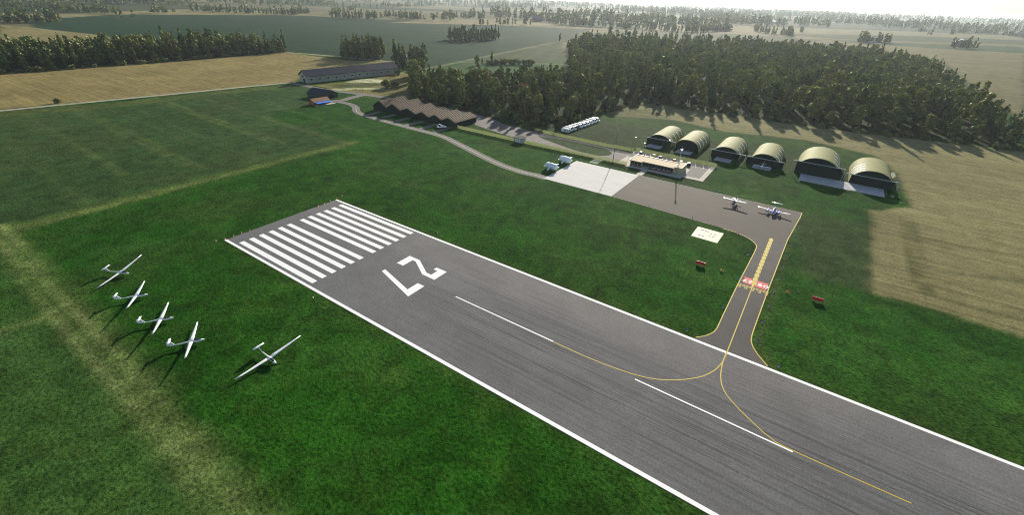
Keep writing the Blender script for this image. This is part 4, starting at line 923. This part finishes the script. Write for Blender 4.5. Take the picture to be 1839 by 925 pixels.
# ================================================================== trees
RNG = np.random.default_rng(11)
def leaf_mat(name, a, b, trans=.28, old=(0.070, 0.078, 0.020)):
    m = bpy.data.materials.new(name); m.use_nodes = True; t = m.node_tree; t.nodes.remove(t.nodes['Principled BSDF']); out = t.nodes['Material Output']
    oi = N(t, 'ShaderNodeObjectInfo'); at = N(t, 'ShaderNodeAttribute', attribute_name='tint'); at2 = N(t, 'ShaderNodeAttribute', attribute_name='kin')
    rn = math_(t, 'FRACT', math_(t, 'ADD', oi.outputs['Random'], at2.outputs['Fac']))
    c = mixc(t, rn, a, b)
    c = mixc(t, ramp(t, rn, .90, 1.0, 0, .6), c, old)
    vm = N(t, 'ShaderNodeVectorMath', operation='SCALE'); L(t, c, vm.inputs[0]); L(t, at.outputs['Fac'], vm.inputs['Scale'])
    di = N(t, 'ShaderNodeBsdfDiffuse'); tl = N(t, 'ShaderNodeBsdfTranslucent'); L(t, vm.outputs[0], di.inputs[0])
    wm = mixc(t, 1.0, vm.outputs[0], (1.25, 1.15, .55), 'MULTIPLY'); L(t, wm, tl.inputs[0])
    mx = N(t, 'ShaderNodeMixShader'); mx.inputs[0].default_value = trans; L(t, di.outputs[0], mx.inputs[1]); L(t, tl.outputs[0], mx.inputs[2])
    gl_ = N(t, 'ShaderNodeBsdfGlossy'); gl_.inputs['Roughness'].default_value = .55; gl_.inputs[0].default_value = (.55, .54, .36, 1)
    m2 = N(t, 'ShaderNodeMixShader'); m2.inputs[0].default_value = .09; L(t, mx.outputs[0], m2.inputs[1]); L(t, gl_.outputs[0], m2.inputs[2]); L(t, m2.outputs[0], out.inputs[0])
    return m
LEAF = leaf_mat('broad_foliage', (.040,.080,.020), (.135,.160,.040))
LEAF2 = leaf_mat('slender_foliage', (.032,.070,.020), (.112,.142,.038))
NEEDLE = leaf_mat('needle_foliage', (.016,.042,.018), (.050,.076,.026), .2, (.04,.045,.02))
YELLOWL = leaf_mat('yellow_foliage', (.22,.17,.02), (.26,.19,.02), .4)
BARK = mat('brown_bark', (.055,.043,.032), .9, .25, 3, stretch=(1, 1, .2))

def crown(kind, H, rad, n, size, seed):
    """leaf-clump quads spread through the crown of one tree"""
    g = np.random.default_rng(seed)
    if kind == 'broad':
        k = 15; z0 = .17*H; lob = []
        for i in range(k):
            z = z0+(H-z0)*(.12+.80*g.random()); w = math.sin(math.pi*min(1, max(.05, ((z-z0)/(H-z0))*.82+.14)))**.75
            a = g.random()*6.283; r = rad*w*g.random()**.5*.78
            lob.append((r*math.cos(a), r*math.sin(a), z, rad*(.30+.26*g.random())))
        lob.append((g.normal()*.5, g.normal()*.5, H-rad*.35, rad*.38)); lob.append((0, 0, (H+z0)/2, rad*.65))
    elif kind == 'slender':
        k = 17; z0 = .10*H; lob = []
        for i in range(k):
            f = (i+.5)/k; z = z0+(H-z0)*f*.94; w = (1-f)**.55*min(1, .45+f*2.4)
            a = g.random()*6.283; r = rad*w*.62*g.random()**.5
            lob.append((r*math.cos(a), r*math.sin(a), z+g.normal()*.5, max(.55, rad*w*(.48+.32*g.random()))))
    elif kind == 'needle':
        k = 22; z0 = .07*H; lob = []
        for i in range(k):
            f = (i+.5)/k; z = z0+(H-z0)*f*.97; w = (1-f)**.9; a = g.random()*6.283; r = rad*w*.55
            lob.append((r*math.cos(a), r*math.sin(a), z, max(.35, rad*w*.55)))
    else:
        lob = []
        for i in range(14):
            a = g.random()*6.283; r = rad*.62*g.random()**.5; lob.append((r*math.cos(a), r*math.sin(a), H*(.16+.48*g.random()), rad*(.32+.22*g.random())))
    lob = np.array(lob); wgt = lob[:, 3]**2; wgt /= wgt.sum(); li = g.choice(len(lob), n, p=wgt)
    d = g.normal(size=(n, 3)); d /= np.linalg.norm(d, axis=1)[:, None]; rr = (.55+.5*g.random(n)**.6)
    sq = np.array([1, 1, .85 if kind == 'broad' else 1.25 if kind == 'slender' else .75])
    c = lob[li, :3]+d*(lob[li, 3]*rr)[:, None]*sq
    c[:, 2] = np.maximum(c[:, 2], .35)
    nrm = d+g.normal(size=(n, 3))*.38; nrm /= np.linalg.norm(nrm, axis=1)[:, None]
    u = np.cross(nrm, g.normal(size=(n, 3))); u /= np.linalg.norm(u, axis=1)[:, None]; v = np.cross(nrm, u)
    s = size*(.55+.75*g.random(n))[:, None]*.5; s2 = s*(.55+.5*g.random(n))[:, None]
    q = np.stack([c-u*s-v*s2*.7, c+u*s*.8-v*s2, c+u*s+v*s2*.8, c-u*s*.6+v*s2], 1)
    tint = (.66+.68*g.random(len(lob)))[li]*(.75+.5*g.random(n))
    return q.reshape(-1, 3), np.arange(n*4).reshape(-1, 4), tint
def crown_mesh(name, q, f, tint, mtl, kin=None):
    me = np_mesh(name, q, f); a = me.attributes.new('tint', 'FLOAT', 'FACE'); a.data.foreach_set('value', tint.astype(np.float32))
    if kin is not None: b = me.attributes.new('kin', 'FLOAT', 'FACE'); b.data.foreach_set('value', kin.astype(np.float32))
    me.materials.append(mtl); return me
def trunk_mesh(kind, H, rad, seed):
    g = random.Random(seed); m = MB(); b = .20+.008*H
    m.loft([[(math.cos(i*math.pi/3)*r+dx, math.sin(i*math.pi/3)*r, z) for i in range(6)] for z, r, dx in ((0, b*1.35, 0), (.6, b, 0), (H*.4, b*.75, g.uniform(-.3, .3)), (H*.75, b*.4, g.uniform(-.4, .4)), (H*.93, .05, 0))])
    for i in range(7 if kind != 'bush' else 4):
        z = H*(.25+.07*i); a = g.random()*6.283; l = rad*(.75-.05*i); m.tube((0, 0, z), (math.cos(a)*l, math.sin(a)*l, z+l*(.55 if kind != 'needle' else -.05)), b*.3, .04, 5)
    me = m.mesh('trunk'); me.materials.append(BARK); return me
SPEC = {'broadleaf_tree': ('broad', 19, 6.0, 1250, 1.2, LEAF), 'slender_tree': ('slender', 22.5, 4.0, 900, 1.1, LEAF2), 'spruce_tree': ('needle', 21, 3.3, 800, 1.05, NEEDLE), 'bush': ('bush', 4.4, 3.2, 330, .8, LEAF)}
PROTO = {}
for nm, (kd, H, rad, n, sz, ml) in SPEC.items():
    PROTO[nm] = []
    for v in range(6):
        h = H*(.9+.05*v); r = rad*(1.12-.05*v)
        q, f, tint = crown(kd, h, r, n, sz, 100+v*7+len(nm)); PROTO[nm].append((crown_mesh('crown', q, f, tint, ml), trunk_mesh(kd, h, r, v)))
def plant(nm, x, y, label, group, scale=1.0, mtl=None):
    cm, tm = PROTO[nm][int(RNG.integers(6))]
    t = bpy.data.objects.new(nm, None); COL.objects.link(t); t.location = (x, y, 0); t.rotation_euler = (0, 0, RNG.random()*6.283); t.empty_display_size = .5
    s = scale; t.scale = (s*(.92+.2*RNG.random()), s*(.92+.2*RNG.random()), s*(.94+.12*RNG.random()))
    tag(t, label, 'bush' if nm == 'bush' else 'tree', group)
    c = link('crown', cm, t); link('trunk', tm, t)
    if mtl:
        c.data = cm.copy(); c.data.materials[0] = mtl
    return t
# low detail versions for woods that read as one mass
LOD = {}
for nm, (kd, H, rad, n, sz, ml) in SPEC.items():
    for lv, (nn_, ss_) in enumerate(((330, 1.8), (46, 3.6))):
        LOD[nm, lv] = [crown(kd, H*(.85+.08*v), rad*(1.1-.05*v), nn_, ss_*(1 if nm != 'bush' else .6), 500+v*3+lv) for v in range(5)]
def mass(name, items, mtl):
    """woodland that nobody could count: one object; items are (kind, x, y, scale, level)"""
    Q = []; T = []; K = []
    for nm, x, y, s, lv in items:
        q, f, tint = LOD[nm, lv][int(RNG.integers(5))]; a = RNG.random()*6.283; ca, sa = math.cos(a), math.sin(a)
        p = q*s*np.array([1, 1, .9+.2*RNG.random()]); Q.append(np.stack([p[:, 0]*ca-p[:, 1]*sa+x, p[:, 0]*sa+p[:, 1]*ca+y, p[:, 2]], -1)); T.append(tint); K.append(np.full(len(tint), RNG.random()))
    Q = np.concatenate(Q); f = np.arange(len(Q)).reshape(-1, 4)
    return tag(link(name, crown_mesh(name, Q, f, np.concatenate(T), mtl, np.concatenate(K))), kind='stuff')
def inside(poly, x, y): return sdf(poly, np.atleast_1d(np.array(x, float)), np.atleast_1d(np.array(y, float))) < 0
def scatter(poly, step, jit=.45):
    xs = [p[0] for p in poly]; ys = [p[1] for p in poly]; gx_, gy_ = np.meshgrid(np.arange(min(xs), max(xs), step), np.arange(min(ys), max(ys), step))
    gx_ = gx_+(np.arange(gx_.shape[0])[:, None] % 2)*step/2
    x = gx_.ravel()+RNG.uniform(-jit, jit, gx_.size)*step; y = gy_.ravel()+RNG.uniform(-jit, jit, gy_.size)*step; k = inside(poly, x, y); return x[k], y[k]
def kind_at(x, y, wb=.42, wn=.2):
    v = .6*RNG.random()+.4*float(vnoise(np.array([x]), np.array([y]), 55, 3)[0])
    return 'broadleaf_tree' if v < wb else 'spruce_tree' if v > 1-wn*1.1 else 'slender_tree'
WORD = {'broadleaf_tree': 'round crowned tree', 'slender_tree': 'slender tall tree', 'spruce_tree': 'dark pointed spruce', 'bush': 'low bush'}
WP = ats(WOOD); x, y = scatter(WP, 13.6); THIN = ats([(730,185),(1022,228),(1022,140),(730,140)])
k = ~inside(THIN, x, y); x2, y2 = scatter(THIN, 9.0); k2 = inside(WP, x2, y2); x = np.concatenate([x[k], x2[k2]]); y = np.concatenate([y[k], y2[k2]])
keep = np.ones(len(x), bool)
# clearings, houses and the thin, open part behind the gabled hangars
for px, py, r in ((940,169,9),(941,177,8),(943,186,7),(862,141,15),(1216,90,26),(1232,97,26),(1350,110,18),(1424,118,24),(1290,92,16),(1130,118,12)):
    cx, cy = at(px, py); keep &= np.hypot(x-cx, y-cy) > r
gap = fbm(x, y, 70, 9); dd = np.hypot(x-CAM[0], y-CAM[1])
thin = inside(THIN, x, y)
keep &= (gap > .26) & ~(thin & (RNG.random(len(x)) < .0))
x, y, dd, thin = x[keep], y[keep], dd[keep], thin[keep]
order = np.argsort(dd); rest = []
for i, j in enumerate(order):
    nm = kind_at(x[j], y[j], .52 if thin[j] else .54, .14); edge_ = float(sdf(WP, np.array([x[j]]), np.array([y[j]]))[0])
    sc = (.82 if thin[j] else .98)*(.70+.55*RNG.random())*(.62 if edge_ > -7 else .82 if edge_ > -22 else 1)
    if i < 360:
        wh = 'wood behind the gabled hangars' if thin[j] else 'wood behind the arched hangars and dry field' if edge_ > -30 else 'deep middle of the big wood'
        if edge_ > -30 and not thin[j]: lab = f'{WORD[nm]} at the near edge of the big wood behind the arched hangars'
        elif thin[j]: lab = f'{WORD[nm]} in the wood behind the gabled hangars'
        else: lab = f'{WORD[nm]} in the middle of the big wood'
        plant(nm, x[j], y[j], lab, f'{WORD[nm]}s, {wh}', sc)
    else: rest.append((nm, x[j], y[j], sc, 0))
mass('woodland', rest, LEAF2)
# bushes along the near edge of the wood
line_ = ats([(735,177),(762,187),(800,195),(850,200),(905,213),(960,224),(1004,229),(1022,223),(1045,213),(1080,204),(1112,196),(1160,186),(1215,194),(1300,206),(1420,223),(1560,241),(1700,256),(1839,272)])
for (ax, ay), (bx, by) in zip(line_[:-1], line_[1:]):
    n = max(1, int(math.hypot(bx-ax, by-ay)/5.5))
    for i in range(n):
        if RNG.random() < .25: continue
        f = (i+RNG.random())/n; X_ = ax+(bx-ax)*f+RNG.normal()*1.5; Y_ = ay+(by-ay)*f+RNG.normal()*2.0+1
        east = X_ > 25
        plant('bush', X_, Y_, 'low bush in the fringe of the wood above the dry field' if east else 'low bush in the fringe of the wood behind the gabled hangars', 'bushes fringing the wood above the dry field' if east else 'bushes fringing the wood behind the gabled hangars', .55+.6*RNG.random())
for i in range(26):
    X_, Y_ = at(880+130*RNG.random(), 207+14*RNG.random()); 
    if inside(WP, X_, Y_)[0]: plant('bush', X_, Y_, 'low bush in the fringe of the wood behind the gabled hangars', 'bushes fringing the wood behind the gabled hangars', .7+.9*RNG.random())
for px, py in ((1029,207),(1050,203),(1062,197),(1037,197),(1052,192),(1070,194),(1020,212),(1044,201)):
    plant('broadleaf_tree' if px % 2 else 'slender_tree', *at(px, py), f"{WORD['broadleaf_tree' if px % 2 else 'slender_tree']} at the wood corner behind the white vans", 'trees at the wood corner behind the white vans, '+('round' if px % 2 else 'slender'), .62+.2*RNG.random())
plant('slender_tree', *at(1042.5, 207), 'small bright yellow tree at the wood edge behind the white vans', None, .36, YELLOWL)
plant('bush', *at(695, 157.5), 'big round pale green bush on the barn yard, the larger of two', None, 2.0)
plant('bush', *at(710, 156.5), 'round bush on the barn yard, the smaller of two', None, 1.35)
plant('bush', *at(104, 184.5), 'single small bush on the edge of the wheat field', None, .8)
plant('bush', *at(716, 134), 'small bush at the corner of the long barn', None, 1.4)
# tree belt along the wheat field
BELT = ats([(-70,142),(0,131),(120,123),(300,109),(420,101),(512,94),(515,90),(420,91),(300,95),(160,104),(0,113),(-70,120)])
x, y = scatter(BELT, 8.0); fd = np.hypot(x-CAM[0], y-CAM[1]); rest = []
edge_ = seg(ats([(-70,142),(0,131),(120,123),(300,109),(420,101),(512,94)]), x, y)
for i in np.argsort(edge_):
    nm = kind_at(x[i], y[i], .45, .14); sc = (.62 if edge_[i] < 7 else .95)*(.8+.4*RNG.random())
    if edge_[i] < 26: plant(nm, x[i], y[i], f'{WORD[nm]} in the belt along the wheat field', f'{WORD[nm]}s of the belt along the wheat field', sc)
    else: rest.append((nm, x[i], y[i], sc*1.08, 0))
mass('belt_woodland', rest, LEAF2)
for i in range(70):
    f = RNG.random(); X_, Y_ = at(-40+552*f, 136.5-43*f+2.2*math.sin(f*3.1)-1.5); plant('bush', X_, Y_, 'low bush under the tree belt along the wheat field', 'bushes under the belt along the wheat field', .6+.8*RNG.random())
# clumps standing in the fields
def clump(poly, step, where, wb=.4, sc=1.0):
    x, y = scatter(ats(poly), step)
    for a, b in zip(x, y):
        nm = kind_at(a, b, wb, .12); plant(nm, a, b, f'{WORD[nm]} in the {where}', f'{WORD[nm]}s of the {where}', sc*(.8+.4*RNG.random()))
clump([(606,101),(625,107),(650,109),(690,107),(694,99),(670,96),(625,96)], 9.0, 'dense clump behind the long barn')
clump([(700,116),(722,122),(745,120),(768,118),(766,112),(740,110),(716,110)], 9.5, 'loose clump off the far end of the long barn', .3)
clump([(798,71),(830,75),(860,75),(898,72),(900,69.5),(870,68),(820,68)], 11.5, 'lone clump out in the green field', .3)
clump([(728,165),(742,182),(760,186),(765,160),(745,150)], 10, 'corner of trees beside the barn yard', .6, .85)
clump([(728,142),(745,150),(775,146),(770,132),(740,134)], 9.5, 'trees between the long barn and the lawn', .5, .85)
for px, py, nm, s, lab in ((883, 110.5, 'slender_tree', .62, 'single slender tree standing clear of the row on the lawn far edge'), (857, 117, 'broadleaf_tree', .62, 'small dark tree at the end of the row on the lawn far edge'), (866, 116, 'slender_tree', .4, 'tiny tree next to the small dark one on the lawn far edge'), (1005, 74, 'slender_tree', .75, 'single tree where the pale track meets the wood')):
    plant(nm, *at(px, py), lab, None, s)
for px in range(876, 960, 8): plant('bush', *at(px+RNG.uniform(-2, 2), 115.5+RNG.uniform(-1, 1)), 'hedge bush along the far edge of the lawn', 'hedge bushes along the lawn', 1.2+.7*RNG.random())
# far woods: rows and patches over the plain, one mass
FAR = [([(0,42),(60,42),(108,40)], 45, 60), ([(0,15),(60,16),(130,22),(210,25)], 110, 60), ([(265,24),(315,22)], 16, 25), ([(120,5),(220,8),(350,9)], 90, 120), ([(345,20),(430,24),(520,27),(555,24)], 110, 70), ([(590,31),(640,34),(690,33)], 45, 50), ([(598,26),(640,16)], 30, 60), ([(690,29),(740,35),(810,38)], 70, 50), ([(800,31),(870,33)], 55, 60), ([(890,43.5),(952,44.5)], 14, 15), ([(960,35),(1010,44),(1060,47)], 80, 60), ([(1020,46),(1130,51),(1180,54),(1240,58),(1312,55)], 200, 70), ([(1000,26),(1150,33),(1250,38),(1350,43)], 330, 160), ([(1100,18),(1200,22),(1300,28),(1400,34)], 260, 300), ([(1390,37),(1500,41),(1580,42)], 150, 160), ([(1352,55),(1380,61),(1420,65),(1418,60)], 60, 40), ([(1545,76),(1560,75),(1598,77)], 40, 14), ([(1648,56),(1662,57)], 12, 25), ([(1706,62),(1740,58)], 26, 30), ([(1750,60),(1790,61)], 26, 20), ([(1800,63),(1845,68)], 34, 25), ([(1560,40),(1660,44),(1740,50),(1839,54)], 200, 200), ([(1712,86),(1728,86.5),(1746,87)], 22, 10), ([(0,4),(120,2)], 60, 120), ([(420,8),(560,10),(680,14),(780,10),(900,14)], 200, 250), ([(1080,70),(1280,78)], 26, 60), ([(210,33),(240,34)], 4, 8), ([(840,44),(880,45)], 5, 6), ([(1668,62),(1670,62)], 4, 8), ([(1440,58),(1444,58)], 4, 8), ([(1700,104),(1702,104)], 0, 4)]
items = []
for pts, n, dep in FAR:
    G_ = ats(pts); L_ = [math.hypot(b[0]-a[0], b[1]-a[1]) for a, b in zip(G_[:-1], G_[1:])]
    for i in range(n):
        r = RNG.random()*sum(L_); k = 0
        while k < len(L_)-1 and r > L_[k]: r -= L_[k]; k += 1
        f = min(1, r/L_[k]); a, b = G_[k], G_[k+1]; X_, Y_ = a[0]+(b[0]-a[0])*f, a[1]+(b[1]-a[1])*f
        d = Vector((X_-CAM[0], Y_-CAM[1])).normalized(); q = RNG.random()*dep; X_ += d.x*q+RNG.normal()*4; Y_ += d.y*q+RNG.normal()*4
        D_ = math.hypot(X_-CAM[0], Y_-CAM[1]); items.append((kind_at(X_, Y_, .3, .15), X_, Y_, .95*(.75+.5*RNG.random()), 0 if D_ < 1100 else 1))
# wooded patches out to the horizon
cnt = 0
while cnt < 16000:
    D_ = 1900+RNG.random()**1.3*9000; an = YAW+RNG.uniform(-.98, .98); X_ = CAM[0]+D_*math.cos(an); Y_ = CAM[1]+D_*math.sin(an)
    v = float(fbm(np.array([X_]), np.array([Y_]), 700, 21)[0]); cnt += 1
    if v > .585-.05*min(1, D_/8000): items.append(('slender_tree' if RNG.random() < .6 else 'broadleaf_tree', X_, Y_, 1.15+.5*RNG.random()+D_/9000, 1))
mass('far_woods', items, LEAF2)

# ------------------------------------------------------------------ air
hz = MB(); hz.add([(x, y, z) for z in (-1.3, 82.0) for x, y in ((-15500, -3000), (15500, -3000), (15500, 17500), (-15500, 17500))], [(0,3,2,1),(4,5,6,7),(0,1,5,4),(1,2,6,5),(2,3,7,6),(3,0,4,7)])
m = bpy.data.materials.new('thin_haze'); m.use_nodes = True; tr = m.node_tree; tr.nodes.remove(tr.nodes['Principled BSDF'])
pv = N(tr, 'ShaderNodeVolumePrincipled'); pv.inputs['Color'].default_value = (.78, .88, 1, 1); pv.inputs['Density'].default_value = HAZE; pv.inputs['Anisotropy'].default_value = 0.45
L(tr, pv.outputs[0], tr.nodes['Material Output'].inputs['Volume'])
tag(hz.build('haze', m), kind='stuff')
